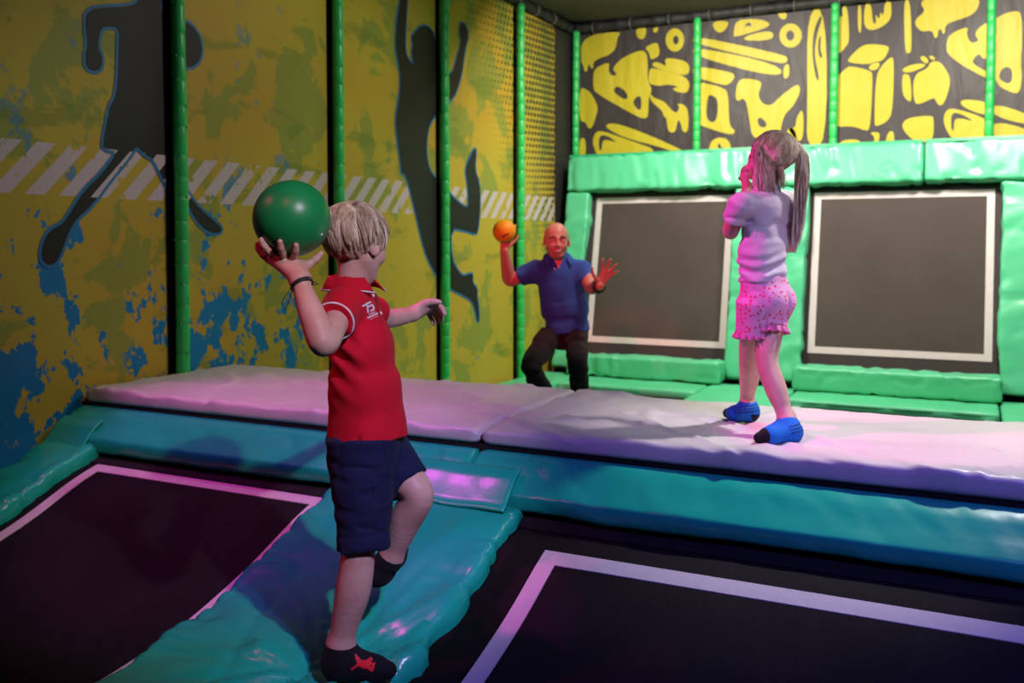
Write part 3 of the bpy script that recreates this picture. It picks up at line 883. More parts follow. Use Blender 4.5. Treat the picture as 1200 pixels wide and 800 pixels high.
def base_pad(x0, x1, label, seed):
    o = pad_box('base_pad', ((x0+x1)/2, 8.55, .155), (1, 0, 0), (0, 1, 0), (0, 0, 1), (x1-x0, .26, .20), M['mint'], r=.025, amp=.010, sc=5, seed=seed, step=.025, stretch=(1.3, .6, .6), w=.1)
    return tag(o, label, 'pad')
base_pad(-3.60, -2.07, 'green bolster along the bottom of the leaning trampoline behind the man', 71)
base_pad(-1.43, .21, 'green bolster along the bottom of the leaning trampoline right of the girl', 72)
# ------------------------------------------------------------------ implicit modelling for figures and clothes
def unit(v):
    v = np.asarray(v, float); return v/np.linalg.norm(v)
class Prim:
    def __init__(s, fn, k, op): s.fn, s.k, s.op = fn, k, op
def rc(a, b, ra, rb, k=.02, side=None, f=1., op='u'):
    """tapered limb; side/f stretch the section along one direction"""
    a = np.asarray(a, float); b = np.asarray(b, float)
    ba = b-a; L2 = max(ba@ba, 1e-12)
    sd = None if side is None else unit(side)
    def fn(P):
        q = P-a
        t = np.clip(q@ba/L2, 0, 1)
        w = q-t[:, None]*ba
        if sd is not None: w = w+np.outer(w@sd*(1/f-1), sd)
        return np.sqrt((w*w).sum(1))-(ra+(rb-ra)*t)
    return Prim(fn, k, op)
def limb(pts, rad, k=.02):
    """one smooth tapering limb through several joints"""
    P = np.asarray(pts, float); R_ = np.asarray(rad, float)
    Q = np.concatenate([P, R_[:, None]], 1)
    E = np.concatenate([[2*Q[0]-Q[1]], Q, [2*Q[-1]-Q[-2]]])
    out = []
    for i in range(len(P)-1):
        a, b, c, d = E[i:i+4]
        for t in np.linspace(0, 1, 6)[:-1]:
            out.append(.5*((2*b)+(c-a)*t+(2*a-5*b+4*c-d)*t*t+(3*b-a-3*c+d)*t**3))
    out.append(Q[-1]); out = np.array(out)
    segs = [rc(out[i, :3], out[i+1, :3], out[i, 3], out[i+1, 3]).fn for i in range(len(out)-1)]
    def fn(X):
        m = segs[0](X)
        for f_ in segs[1:]: m = np.minimum(m, f_(X))
        return m
    return Prim(fn, k, 'u')
def cc(a, b, ra, rb, k=.02, side=None, f=1., rd=.004, op='u'):
    """flat ended sleeve/leg of a garment, ends rounded by rd"""
    a = np.asarray(a, float); b = np.asarray(b, float)
    L = np.linalg.norm(b-a); n = (b-a)/L
    sd = None
    if side is not None: sd = unit(np.asarray(side)-n*(np.asarray(side)@n))
    def fn(P):
        q = P-a; t = q@n
        w = q-t[:, None]*n
        if sd is not None: w = w+np.outer(w@sd*(1/f-1), sd)
        r = np.sqrt((w*w).sum(1))-(ra+(rb-ra)*np.clip(t/L, 0, 1))
        x = np.maximum(-t, t-L)
        R_, X_ = r+rd, x+rd
        return np.minimum(np.maximum(R_, X_), 0)+np.sqrt(np.maximum(R_, 0)**2+np.maximum(X_, 0)**2)-rd
    return Prim(fn, k, op)
def el(c, rad, axes=None, k=.02, op='u'):
    c = np.asarray(c, float); rad = np.asarray(rad, float)
    R_ = np.eye(3) if axes is None else np.stack([unit(a) for a in axes])
    def fn(P):
        q = (P-c)@R_.T
        k0 = np.sqrt(((q/rad)**2).sum(1)); k1 = np.sqrt(((q/rad**2)**2).sum(1))
        return k0*(k0-1)/np.maximum(k1, 1e-9)
    return Prim(fn, k, op)
def plane(p, n, k=.004):
    """cut away the side the normal points to"""
    p = np.asarray(p, float); n = unit(n)
    return Prim(lambda P: (P-p)@n, k, 'i')

def combine(d, x, p):
    k = max(p.k, 1e-5)
    if p.op == 'u':
        h = np.clip(.5+.5*(d-x)/k, 0, 1); return d+(x-d)*h-k*h*(1-h)
    if p.op == 's': x = -x
    h = np.clip(.5-.5*(d-x)/k, 0, 1); return d+(x-d)*h+k*h*(1-h)

def mesh_sdf(prims, lo, hi, h, disp=None):
    lo = np.asarray(lo, float); hi = np.asarray(hi, float)
    nb = np.ceil((hi-lo)/(8*h)).astype(int)+1
    N = nb*8
    ci = np.stack(np.meshgrid(*[np.arange(n) for n in nb], indexing='ij'), -1).reshape(-1, 3)
    C = lo+(ci*8+3.5)*h
    R_ = 4*h*1.75
    d = np.full(len(C), 1e3); near = []
    for p in prims:
        x = p.fn(C)
        near.append(x < R_*2.0+p.k+.02 if p.op == 'u' else np.ones(len(C), bool))
        d = combine(d, x, p)
    act = np.abs(d) < R_*2.2
    D = np.repeat(np.repeat(np.repeat(np.where(d < 0, -1., 1.).reshape(nb).astype(np.float32), 8, 0), 8, 1), 8, 2)
    ai = np.where(act)[0]
    off = np.stack(np.meshgrid(*[np.arange(8)]*3, indexing='ij'), -1).reshape(-1, 3)
    nodes = (ci[ai]*8)[:, None, :]+off[None]
    P = lo+nodes.reshape(-1, 3)*h
    dd = np.full(len(P), 1e3).reshape(len(ai), 512)
    P = P.reshape(len(ai), 512, 3)
    for p, nr in zip(prims, near):
        m = nr[ai]
        if not m.any(): continue
        x = p.fn(P[m].reshape(-1, 3)).reshape(-1, 512)
        dd[m] = combine(dd[m], x, p)
    if disp is not None:
        dd = dd+disp(P.reshape(-1, 3)).reshape(dd.shape)
    nd = nodes.reshape(-1, 3)
    D[nd[:, 0], nd[:, 1], nd[:, 2]] = dd.reshape(-1)
    # surface nets
    S = D < 0
    cnt = np.zeros(tuple(N-1), np.int8)
    for dx in (0, 1):
        for dy in (0, 1):
            for dz in (0, 1):
                cnt += S[dx:N[0]-1+dx, dy:N[1]-1+dy, dz:N[2]-1+dz]
    cells = np.argwhere((cnt > 0) & (cnt < 8))
    idx = np.full(tuple(N-1), -1, np.int32)
    idx[cells[:, 0], cells[:, 1], cells[:, 2]] = np.arange(len(cells))
    acc = np.zeros((len(cells), 3)); num = np.zeros(len(cells))
    cor = [(a, b, c) for a in (0, 1) for b in (0, 1) for c in (0, 1)]
    for a in cor:
        for ax in range(3):
            if a[ax]: continue
            b = list(a); b[ax] = 1
            va = D[cells[:, 0]+a[0], cells[:, 1]+a[1], cells[:, 2]+a[2]]
            vb = D[cells[:, 0]+b[0], cells[:, 1]+b[1], cells[:, 2]+b[2]]
            m = (va < 0) != (vb < 0)
            t = va[m]/(va[m]-vb[m])
            q = np.tile(np.array(a, float), (m.sum(), 1)); q[:, ax] = t
            acc[m] += q; num[m] += 1
    V = lo+(cells+acc/num[:, None])*h
    quads = []
    for ax in range(3):
        sl0 = [slice(1, N[i]-1) for i in range(3)]; sl1 = list(sl0)
        sl0[ax] = slice(0, N[ax]-1); sl1[ax] = slice(1, N[ax])
        A, B = S[tuple(sl0)], S[tuple(sl1)]
        e = np.argwhere(A != B)
        if not len(e): continue
        st = np.array([1, 1, 1]); st[ax] = 0
        e0 = e+st
        neg = A[e[:, 0], e[:, 1], e[:, 2]]
        u, v = [(1, 2), (2, 0), (0, 1)][ax]
        def cell(du, dv):
            c = e0.copy(); c[:, u] += du; c[:, v] += dv
            return idx[c[:, 0], c[:, 1], c[:, 2]]
        q = np.stack([cell(-1, -1), cell(0, -1), cell(0, 0), cell(-1, 0)], 1)
        q[~neg] = q[~neg][:, ::-1]
        quads.append(q)
    Q = np.concatenate(quads)
    Q = Q[(Q >= 0).all(1)]
    # drop loose specks, keep every sizeable island; relax a little
    E = np.concatenate([Q[:, [0, 1]], Q[:, [1, 2]], Q[:, [2, 3]], Q[:, [3, 0]]])
    for _ in range(1):
        s = np.zeros_like(V); n = np.zeros(len(V))
        np.add.at(s, E[:, 0], V[E[:, 1]]); np.add.at(n, E[:, 0], 1)
        np.add.at(s, E[:, 1], V[E[:, 0]]); np.add.at(n, E[:, 1], 1)
        V = V*.5+.5*s/np.maximum(n, 1)[:, None]
    return V, Q

def bounds(points, m):
    P = np.array(points); return P.min(0)-m, P.max(0)+m

def fold_disp(sc, amp, seed, dirn=(1, 1, 1), w=.2):
    dirn = np.array(dirn)
    def f(P):
        q = P*dirn*sc+seed*2.3
        return amp*(crease(q, w, seed)-.4)+amp*.5*vnoise(q*1.9, seed+2)
    return f

def head_prims(C, f, s, u, H, child=False, mouth=True):
    g = lambda a, b, c: C+f*a*H+s*b*H+u*c*H
    ax = (f, s, u)
    P = [el(g(-.05, 0, .13), (.42*H, .335*H, .37*H), ax, .0),
         el(g(.13, 0, -.12), (.27*H, .27*H, .36*H), ax, .05*H*2),
         rc(g(.26, -.06, -.40), g(.26, .06, -.40), .085*H, .085*H, .08*H)]
    for b in (-1, 1):
        P += [rc(g(.02, b*.215, -.20), g(.20, b*.11, -.39), .085*H, .075*H, .09*H),
              el(g(.27, b*.165, -.13), (.10*H, .10*H, .10*H), ax, .07*H)]
    P += [el(g(.40, b*.145, .01), (.075*H, .085*H, .055*H), ax, .05*H, 's') for b in (-1, 1)]
    P += [rc(g(.335, -.20, .085), g(.375, 0, .07), .035*H, .035*H, .05*H), rc(g(.335, .20, .085), g(.375, 0, .07), .035*H, .035*H, .05*H)]
    for b in (-1, 1):
        P.append(el(g(.325, b*.145, .0), (.068*H, .078*H, .060*H), ax, .012*H))
    P += [rc(g(.365, 0, .05), g(.455, 0, -.125), .030*H, .048*H, .035*H)]
    for b in (-1, 1): P.append(el(g(.405, b*.052, -.135), (.045*H, .04*H, .035*H), ax, .02*H))
    if mouth:
        P += [rc(g(.355, -.10, -.245), g(.395, 0, -.255), .020*H, .028*H, .02*H), rc(g(.355, .10, -.245), g(.395, 0, -.255), .020*H, .028*H, .02*H),
              rc(g(.355, -.08, -.285), g(.385, 0, -.30), .02*H, .03*H, .02*H), rc(g(.355, .08, -.285), g(.385, 0, -.30), .02*H, .03*H, .02*H)]
    for b in (-1, 1):
        ea = unit(f*.35*-1+u*.25+s*b*.0)
        e_u = unit(u-f*.22); e_s = unit(s*b*.85-f*.5); e_f = np.cross(e_u, e_s)
        P += [el(g(-.01, b*.345, -.03), (.03*H, .085*H, .145*H), (e_s, e_f, e_u), .03*H),
              el(g(.015, b*.375, -.02), (.018*H, .05*H, .09*H), (e_s, e_f, e_u), .015*H, 's')]
    return P

def hand_prims(w, x, n, t, L, curl=(.3, .35, .4, .45), spread=.12, thumb=(.6, .5), k=.004, fat=1.):
    """w wrist, x towards the fingers, n palm side, t thumb side"""
    x, n, t = unit(x), unit(n), unit(t)
    P = []
    offs = (.165, .055, -.055, -.15); kn = (.50, .53, .50, .45); fl = (.40, .45, .42, .33)
    for o, q in zip(offs, kn):
        P.append(rc(w+x*.03*L+t*o*.45*L, w+x*q*L+t*o*L, .078*L, .062*L, .02*L, n, .85))
    for i in range(4):
        d = unit(x+t*spread*(1.2-i*.85)); p = w+x*kn[i]*L+t*offs[i]*L
        rr = [.050*L*fat, .046*L*fat, .042*L*fat, .036*L*fat]
        if i == 3: rr = [r*.86 for r in rr]
        a = 0
        for j, sg in enumerate((.45, .30, .25)):
            a += curl[i]*(1., 1.25, .8)[j]
            dd = d*math.cos(a)+n*math.sin(a)
            q = p+dd*fl[i]*L*sg
            P.append(rc(p, q, rr[j], rr[j+1], k if j else .012*L+.002))
            p = q
    a, b = thumb
    p0 = w+x*.12*L+t*.13*L+n*.02*L
    p1 = p0+unit(x*.75+t*a+n*.25)*.24*L
    p2 = p1+unit(x*.9+t*a*.7+n*b*.5)*.17*L
    p3 = p2+unit(x*1.+t*a*.4+n*b)*.13*L
    P += [rc(p0, p1, .075*L, .056*L, .03*L), rc(p1, p2, .054*L, .048*L, .006), rc(p2, p3, .048*L, .038*L, .004)]
    return P

def chain(pts, rad, k=.004, k0=None):
    return [rc(pts[i], pts[i+1], rad[i], rad[i+1], (k0 if (i == 0 and k0) else k)) for i in range(len(pts)-1)]

def body_obj(name, prims, pts, h, mats, parent, margin=.12, disp=None, classify=None):
    lo, hi = bounds(pts, margin)
    V, Q = mesh_sdf(prims, lo, hi, h, disp)
    mi = None
    if classify is not None:
        mi = classify(V[Q].mean(1))
    return obj(name, V, Q, mats, parent, True, mi), V, Q

# strands of hair: (n,k,3) polylines -> one mesh of tapered triangular tubes
def strands(S, r0=.0011, tip=.35):
    n, k, _ = S.shape
    T = np.gradient(S, axis=1); T /= np.maximum(np.linalg.norm(T, axis=2, keepdims=True), 1e-9)
    a = np.cross(T, np.array([.3, .2, 1.])); a /= np.maximum(np.linalg.norm(a, axis=2, keepdims=True), 1e-6)
    b = np.cross(T, a)
    rr = r0*np.linspace(1, tip, k)[None, :, None]
    V = np.stack([S+a*rr, S-a*rr*.5+b*rr*.87, S-a*rr*.5-b*rr*.87], 2).reshape(-1, 3)
    base = (np.arange(n)[:, None]*k+np.arange(k-1)[None])*3
    Q = []
    for j in range(3):
        j2 = (j+1) % 3
        Q.append(np.stack([base+j, base+j2, base+3+j2, base+3+j], -1).reshape(-1, 4))
    return V, np.concatenate(Q)

def locks(S, key, m, w, lift=0, c=None):
    """gather strands into m locks: each leans towards a lead strand, more at its tip"""
    lead = rng.choice(len(S), m, replace=False)
    d = ((key[:, None, :]-key[lead][None])**2).sum(2)
    near = lead[d.argmin(1)]
    k = S.shape[1]
    t = np.linspace(0, 1, k)[None, :, None]
    S = S+(S[near]-S)*w*t**1.1
    if c is not None:
        h = rng.random(len(S))*lift
        o = S-c; o /= np.linalg.norm(o, axis=2, keepdims=True)
        S = S+o*h[near][:, None, None]*np.sin(np.clip(t*1.3, 0, 1)*PI*.6)
    return S
def hair_mat(name, c0, c1, c2):
    g = G(name, .38, .5)
    p = g.objc()
    n1 = g.noise(g.vec(p, sc=(1, 1, .22)), 130, 3, .6); n2 = g.noise(g.vec(p, sc=(1, 1, .3)), 45, 2)
    c = g.mix(g.step(n1, .36, .62), c0, c1)
    g.color(g.mix(g.step(n2, .45, .62), c, c2))
    return g.m
def skin_mat(name, c, rough=.5):
    g = G(name, rough, .4)
    p = g.objc()
    n = g.noise(p, 14, 4, .6); n2 = g.noise(p, 160, 2)
    d = (c[0]*.86, c[1]*.74, c[2]*.72, 1)
    g.color(g.mix(g.step(n, .3, .75), c, d))
    g.b.inputs['Subsurface Weight'].default_value = .12
    g.b.inputs['Subsurface Radius'].default_value = (.012, .005, .003)
    g.b.inputs['Subsurface Scale'].default_value = 1
    g.bump(n2, .12, .002)
    return g.m
def cloth_mat(name, c, weave=500, var=.12, rough=.85, bump=.25):
    g = G(name, rough, .25)
    p = g.objc()
    n = g.noise(p, 9, 4); wv = g.noise(p, weave, 1)
    g.color(g.mix(g.math('ADD', g.math('MULTIPLY', n, .6), g.math('MULTIPLY', wv, .4)), tuple(x*(1-2*var) for x in c[:3])+(1,), tuple(min(1, x*(1+var)) for x in c[:3])+(1,)))
    g.b.inputs['Sheen Weight'].default_value = .03
    g.bump(g.math('ADD', g.math('MULTIPLY', wv, .25), g.noise(p, 30, 3)), bump, .004)
    return g.m
M['skin'] = skin_mat('child skin', (.64, .40, .31, 1))
M['skin_man'] = skin_mat('man skin', (.60, .34, .25, 1), .42)
M['stubble'] = skin_mat('stubbled skin', (.44, .25, .185, 1), .6)
M['brow'] = plain('eyebrow hair', (.16, .09, .06, 1), .7)
M['lip'] = skin_mat('lips', (.45, .16, .14, 1), .4)
M['teeth'] = plain('teeth', (.75, .70, .62, 1), .3)
M['eye_white'] = plain('eye', (.75, .72, .70, 1), .2)
M['iris'] = plain('iris', (.03, .03, .035, 1), .15)
M['hair_boy'] = hair_mat('blond boy hair', (.44, .30, .18, 1), (.66, .50, .33, 1), (.82, .68, .50, 1))
M['hair_girl'] = hair_mat('blond girl hair', (.50, .36, .25, 1), (.80, .62, .46, 1), (.92, .80, .64, 1))
M['red'] = cloth_mat('red pique cotton', (.60, .004, .020, 1))
M['white'] = plain('white cotton', (.80, .78, .78, 1), .7)
M['navy'] = cloth_mat('navy cotton', (.007, .012, .052, 1), var=.25)
M['black_sock'] = cloth_mat('black sock knit', (.008, .008, .010, 1))
M['sock_red'] = plain('red emblem', (.75, .01, .02, 1), .7)
M['blue'] = cloth_mat('blue polo cotton', (.030, .12, .46, 1))
M['trouser'] = cloth_mat('dark trouser cotton', (.020, .014, .017, 1), var=.2)
M['rubber_black'] = plain('black cord', (.01, .01, .014, 1), .6)
M['girl_shirt'] = cloth_mat('pale tee cotton', (.66, .56, .60, 1), var=.05)

def print_on(name, target, polys, m, parent, off=.0015, n=1):
    """polygons given in photo pixels, laid on the surface they hit"""
    dg = bpy.context.evaluated_depsgraph_get()
    me = target.data
    org = parent_loc(target)
    bvh = BVHTree.FromPolygons([v.co+Vector(org) for v in me.vertices], [p.vertices[:] for p in me.polygons])
    Vs, Fs = [], []
    for loops in polys:
        v2, T = fill([np.asarray(l, float) for l in loops])
        bm = bmesh.new()
        vs = [bm.verts.new((a, b, 0)) for a, b in v2]
        for t in T:
            try: bm.faces.new([vs[i] for i in t])
            except ValueError: pass
        for _ in range(n):
            es = [e for e in bm.edges if e.calc_length() > 1.6]
            if es: bmesh.ops.subdivide_edges(bm, edges=es, cuts=1, use_grid_fill=False)
        bmesh.ops.triangulate(bm, faces=bm.faces[:])
        bm.verts.index_update()
        base = len(Vs); ok = {}
        for v in bm.verts:
            r = ray(v.co.x, v.co.y)
            hit, nor, _, _ = bvh.ray_cast(Vector(CAM), Vector(r).normalized())
            if hit is None: continue
            if nor.dot(Vector(r)) > 0: nor = -nor
            ok[v.index] = len(Vs); Vs.append(np.array(hit+nor*off))
        for f in bm.faces:
            if all(v.index in ok for v in f.verts):
                ids = [ok[v.index] for v in f.verts]
                a, b, c = [Vs[i] for i in ids]
                if np.cross(b-a, c-a)@(a-CAM) > 0: ids = ids[::-1]
                Fs.append(ids)
        bm.free()
    return obj(name, np.array(Vs), Fs, m, parent, True)
def stroke(pts, w):
    pts = np.asarray(pts, float); out = []
    for p, q in zip(pts[:-1], pts[1:]):
        d = unit(q-p); n = np.array([-d[1], d[0]])*w/2; e = d*w*.25
        out.append([[p-e-n, q+e-n, q+e+n, p-e+n]])
    return out

def ring_mesh(c, n, r, tube, seg=40, tn=8, f=None, side=None):
    n = unit(n); a = unit(np.cross(n, [.3, .1, 1])) if side is None else unit(np.asarray(side)-n*(np.asarray(side)@n)); b = np.cross(n, a)
    f = 1 if f is None else f
    P = []; Fc = []
    for i in range(seg):
        t = 2*PI*i/seg
        rad = a*math.cos(t)*f+b*math.sin(t)
        for j in range(tn):
            q = 2*PI*j/tn
            P.append(c+rad*(r+tube*math.cos(q))+n*tube*math.sin(q))
    for i in range(seg):
        for j in range(tn):
            Fc.append((i*tn+j, i*tn+(j+1) % tn, ((i+1) % seg)*tn+(j+1) % tn, ((i+1) % seg)*tn+j))
    return np.array(P), [q[::-1] for q in Fc]

def collar(name, c, upv, fwd, r_in, r_out, h, drop, m, parent, gap=.5, flare=.006, trim=None, f=1.0):
    """turned-down polo collar: stand rises from the neckline, leaf folds out and down"""
    upv = unit(upv); fwd = unit(fwd-upv*(fwd@upv)); sd = np.cross(upv, fwd)
    na = 60
    prof = [(r_in-.002, -.012), (r_in, h*.6), (r_in+.002, h), (r_in+.006, h+.003), (r_in+.010, h-.001), ((r_in+r_out)/2+.005, h*.45), (r_out, -drop), (r_out-.003, -drop-.001), ((r_in+r_out)/2+.001, h*.40), (r_in+.004, h-.006), (r_in+.0025, h*.3), (r_in+.002, -.012)]
    V = []; m_ = len(prof)
    for i in range(na+1):
        t = gap+(2*PI-2*gap)*i/na
        end = min(i, na-i)/na
        e = max(0, 1-end*9)
        for j, (r, z) in enumerate(prof):
            lead = 1 if 4 < j < 9 else 0
            rr = r+lead*e*flare
            d = fwd*math.cos(t)+sd*math.sin(t)*f
            V.append(c+d*rr+upv*(z-lead*e*.012-(1+math.cos(t))*.5*r_in*.35))
    Fc = []
    for i in range(na):
        for j in range(m_):
            k = (j+1) % m_
            Fc.append((i*m_+j, i*m_+k, (i+1)*m_+k, (i+1)*m_+j))
    Fc += [tuple(range(m_-1, -1, -1)), tuple(range(na*m_, na*m_+m_))]
    V = np.array(V)
    o = obj(name, V, [q[::-1] for q in Fc], m, parent)
    if trim is not None:
        P = V.reshape(na+1, m_, 3)[:, 6]+upv*.003
        Vt, Ft = tube_path(P+unit(P.mean(0)-c)*0+(P-c)/np.linalg.norm(P-c, axis=1, keepdims=True)*.0015, .0022, 6, upv)
        obj('collar_trim', Vt, Ft, trim, o)
    return o

# =================================================================== the boy
D0 = 2.68
J = lambda u, v, d=0.: dep(u, v, D0+d)
boy = empty('person', at(418, 795, 2, zpad(2.19)), 'blond boy in red polo shirt and navy shorts holding a green ball up behind him', 'person')
SIDE = unit(FH)
hip_r, kn_r, an_r = J(424,528,-.07), J(418,648,-.09), J(399,756,-.04)
hip_l, kn_l, an_l = J(438,528,.06), J(489,579,.0), J(457,655,.06)
sh_r, eb_r, wr_r = J(402,362,-.10), J(379,402,-.30), J(352,329,-.24)
sh_l, eb_l, wr_l = J(424,360,.12), J(452,373,.24), J(483,368,.33)
neck = J(413,338,.0)
hf = unit(RT*.56+FH*.80-Z*.16); hu = unit(Z-hf*(Z@hf)); hs = np.cross(hu, hf)
HB = .222
hc = J(416.5,284.5,.0)
B = [rc(J(412,365,0), J(425,410,0), .048, .060, .01, SIDE, 1.6), rc(J(425,410,0), J(430,520,0), .060, .066, .01, SIDE, 1.25),
     rc(sh_r, sh_l, .034, .034, .01), rc(J(412,352,0), J(416,300,.0), .046, .046, .02)]
B += head_prims(hc, hf, hs, hu, HB)
B += [limb([hip_r, hip_r*.4+kn_r*.6+RT*.006, kn_r+RT*.004, J(414,690,-.075), J(405,728,-.055), an_r], [.060, .056, .0475, .0495, .0395, .035], .01),
      limb([hip_l, hip_l*.45+kn_l*.55+Z*.008, kn_l, J(476,607,.025), J(465,635,.045), an_l], [.060, .055, .0475, .0475, .037, .032], .01)]
foot_r = [rc(J(393,778,-.03), J(440,784,-.05), .036, .029, .02), rc(an_r, J(398,775,-.04), .036, .040, .03), rc(J(402,768,-.04), J(438,781,-.05), .034, .027, .02), rc(J(440,784,-.05), J(455,785,-.055), .028, .021, .02)]
foot_l = [rc(J(441,672,.07), J(463,652,.13), .033, .028, .02), rc(an_l, J(447,668,.075), .032, .034, .03), rc(J(463,652,.13), J(470,643,.16), .028, .02, .02)]
B += foot_r+foot_l
# throwing arm
B += [limb([sh_r, sh_r*.5+eb_r*.5, eb_r, J(367,372,-.285), J(358,348,-.26), wr_r], [.036, .036, .0355, .0345, .028, .0225], .012)]
# reaching arm
B += [limb([sh_l, sh_l*.5+eb_l*.5, eb_l, J(469,371,.29), wr_l], [.036, .034, .030, .0285, .021], .012)]
# green ball, held from the near side
BALL_C = dep(342, 256, 2.50); BALL_R = .1025
def onball(u, v, r, back=False):
    """point r outside the ball where the sight line meets it"""
    d = unit(ray(u, v)); q = BALL_C-CAM; t = q@d; e2 = q@q-t*t; RR = BALL_R+r
    h = math.sqrt(max(RR*RR-e2, 0))
    p = CAM+d*(t+h if back else t-h)
    return p
kz = onball(337, 309, .012)
palm_c = onball(343, 312, .016)
for tgt, r_ in (((323,302), .0125), ((333,305), .013), ((343,305), .0125), ((352,308), .0115)):
    B.append(rc(wr_r+Z*.004, onball(*tgt, r_), .022, r_, .012))
B.append(rc(wr_r, palm_c, .024, .018, .015))
fr = [.0105, .0098, .0092, .0074]
for pts in ([(323,302), (315,294), (309,287), (306,281)], [(333,305), (331,297), (329,290), (328,283)], [(343,305), (345,299), (346.5,293), (347,287)]):
    B += chain([onball(u, v, r*.93) for (u, v), r in zip(pts, fr)], fr, .003, .006)
lf = [onball(315,304,.009), onball(308,299,.0085), onball(303,292,.008), onball(301,286,.007)]
B += [rc(wr_r+Z*.004, lf[0], .018, .0095, .010)]+chain(lf, [.0092, .0088, .0082, .007], .003, .006)
tb = [J(352,318,-.22), onball(362,310,.010), onball(370,304,.0095), onball(376,297,.008)]
B += chain(tb, [.0145, .0115, .0105, .0085], .004, .012)
# open relaxed far hand
kn = [J(507,356,.37), J(506,359,.395), J(503.5,362,.415), J(500,364,.43)]
for q, r in zip(kn, (.0125, .0125, .012, .0115)): B.append(rc(wr_l, q, .021, r, .010))
fL = [[kn[0], J(514,357,.37), J(519,362,.365), J(521,368,.355)], [kn[1], J(513,363,.40), J(517,369,.395), J(518,375,.385)],
      [kn[2], J(510,368,.42), J(513,374,.415), J(514,379,.405)], [kn[3], J(504,370,.435), J(506.5,375,.43), J(508,380,.42)]]
for pts, sc in zip(fL, (1, 1, .96, .86)): B += chain(pts, [.0105*sc, .0096*sc, .009*sc, .0072*sc], .003, .006)
B += chain([J(488,362,.335), J(498,355,.335), J(507,353,.335), J(515,354,.335)], [.0165, .0125, .0112, .0085], .004, .012)
def cls_boy(P):
    q = (P-hc)@np.stack([hf, hs, hu], 1)/HB
    m = np.zeros(len(P), int)
    m[(q[:, 0] > .33) & (np.abs(q[:, 1]) < .12) & (q[:, 2] < -.23) & (q[:, 2] > -.32)] = 1
    return m
pts = [hip_r, an_r, J(460,795,-.05), J(380,795,-.04), an_l, kn_l, eb_r, wr_r, J(300,280,-.3), J(522,382,.45), hc+hu*.12, hc+hf*.12, J(345,300,-.35)]
bo, Vb_, Qb_ = body_obj('body', B, pts, .0036, [M['skin'], M['lip']], boy, .07, None, cls_boy)
for b in (-1, 1):
    c = hc+hf*.335*HB+hs*b*.145*HB
    V, Q = mesh_sdf([el(c, (.05*HB,)*3, None, 0)], c-.02, c+.02, .002)
    ir = (np.linalg.norm(V[Q].mean(1)-(c+hf*.05*HB), axis=1) < .026*HB).astype(int)
    obj('eye', V, Q, [M['eye_white'], M['iris']], boy, True, ir)

# polo shirt
SP = [rc(J(411,356,0), J(424,404,0), .070, .083, .03, SIDE, 1.62), rc(J(424,404,0), J(428,452,0), .083, .094, .03, SIDE, 1.42),
      cc(J(427,440,0), J(431.5,512,0), .093, .116, .03, SIDE, 1.22, .006),
      rc(J(404,357,-.09), J(419,353,.105), .050, .050, .03), rc(J(411,352,0), J(411,338,0), .058, .052, .02, SIDE, 1.1),
      cc(J(404,359,-.08), J(391,377,-.185), .054, .053, .018, None, 1, .004),
      cc(sh_l, J(440,367,.195), .052, .050, .018)]
# side slit at the hem, and the tail a touch longer in front
slit = J(421,512,-.14)
SP.append(rc(slit+Z*.028, slit-Z*.03-RT*.004, .002, .010, .004, None, 1, 's'))
def polo_fold(P):
    q = (P-J(425,430,0))
    base = np.stack([q@RT, q@FH, q[:, 2]], 1)
    a = fold_disp(1, .0045, 5, (9, 9, 5), .22)(base)
    pull = np.exp(-(((q@RT+.05)/.06)**2+((q[:, 2]-.06)/.11)**2))
    return a*.8+.006*pull*np.sin((q@RT)*70+(q[:, 2])*95)
shirt, _, _ = body_obj('polo_shirt', SP, [J(380,330,-.2), J(480,520,0), J(400,350,-.25), J(445,350,.25)], .0036, M['red'], boy, .06, polo_fold)
shirt['label'] = 'red polo shirt with white piping'
sdir = unit(J(391,377,-.185)-J(404,359,-.08))
for c, d in ((J(391.5,376.5,-.182), sdir),):
    V, Fc = ring_mesh(c, d, .0535, .0028, 48)
    obj('sleeve_trim', V, Fc, M['white'], shirt)
collar('collar', J(411.5,332,.0), unit(Z-RT*.14), unit(RT*.97-FH*.25), .054, .084, .028, .006, M['red'], shirt, .42, .008, M['white'], 1.05)
# placket edge and button on the chest
print_on('placket', shirt, [[[(437,338),(441,337),(446,355),(449,378),(446,379),(441,357)]]], M['red'], shirt, .0022, 2)
V, Q = mesh_sdf([el(np.zeros(3), (.0062, .0062, .003), (RT, FH, Z), 0)], np.full(3, -.01), np.full(3, .01), .0012)
def surf_pt(target, u, v, off):
    org = parent_loc(target)
    bvh = BVHTree.FromPolygons([q.co+Vector(org) for q in target.data.vertices], [p.vertices[:] for p in target.data.polygons])
    r = ray(u, v); hit, nor, _, _ = bvh.ray_cast(Vector(CAM), Vector(r).normalized())
    if hit is None: return None, None
    return np.array(hit+nor*off), np.array(nor)
def disc(c, n, r, t=.003, seg=20):
    n = unit(n); a = unit(np.cross(n, [.2, .3, 1])); b = np.cross(n, a)
    V = []
    for z, q in ((-t, 1), (t*.4, 1), (t, .7)):
        for i in range(seg): V.append(c+n*z+(a*math.cos(2*PI*i/seg)+b*math.sin(2*PI*i/seg))*r*q)
    Fc = [(k*seg+i, k*seg+(i+1) % seg, (k+1)*seg+(i+1) % seg, (k+1)*seg+i) for k in (0, 1) for i in range(seg)]
    Fc += [tuple(range(seg-1, -1, -1)), tuple(range(2*seg, 3*seg))]
    return np.array(V), Fc
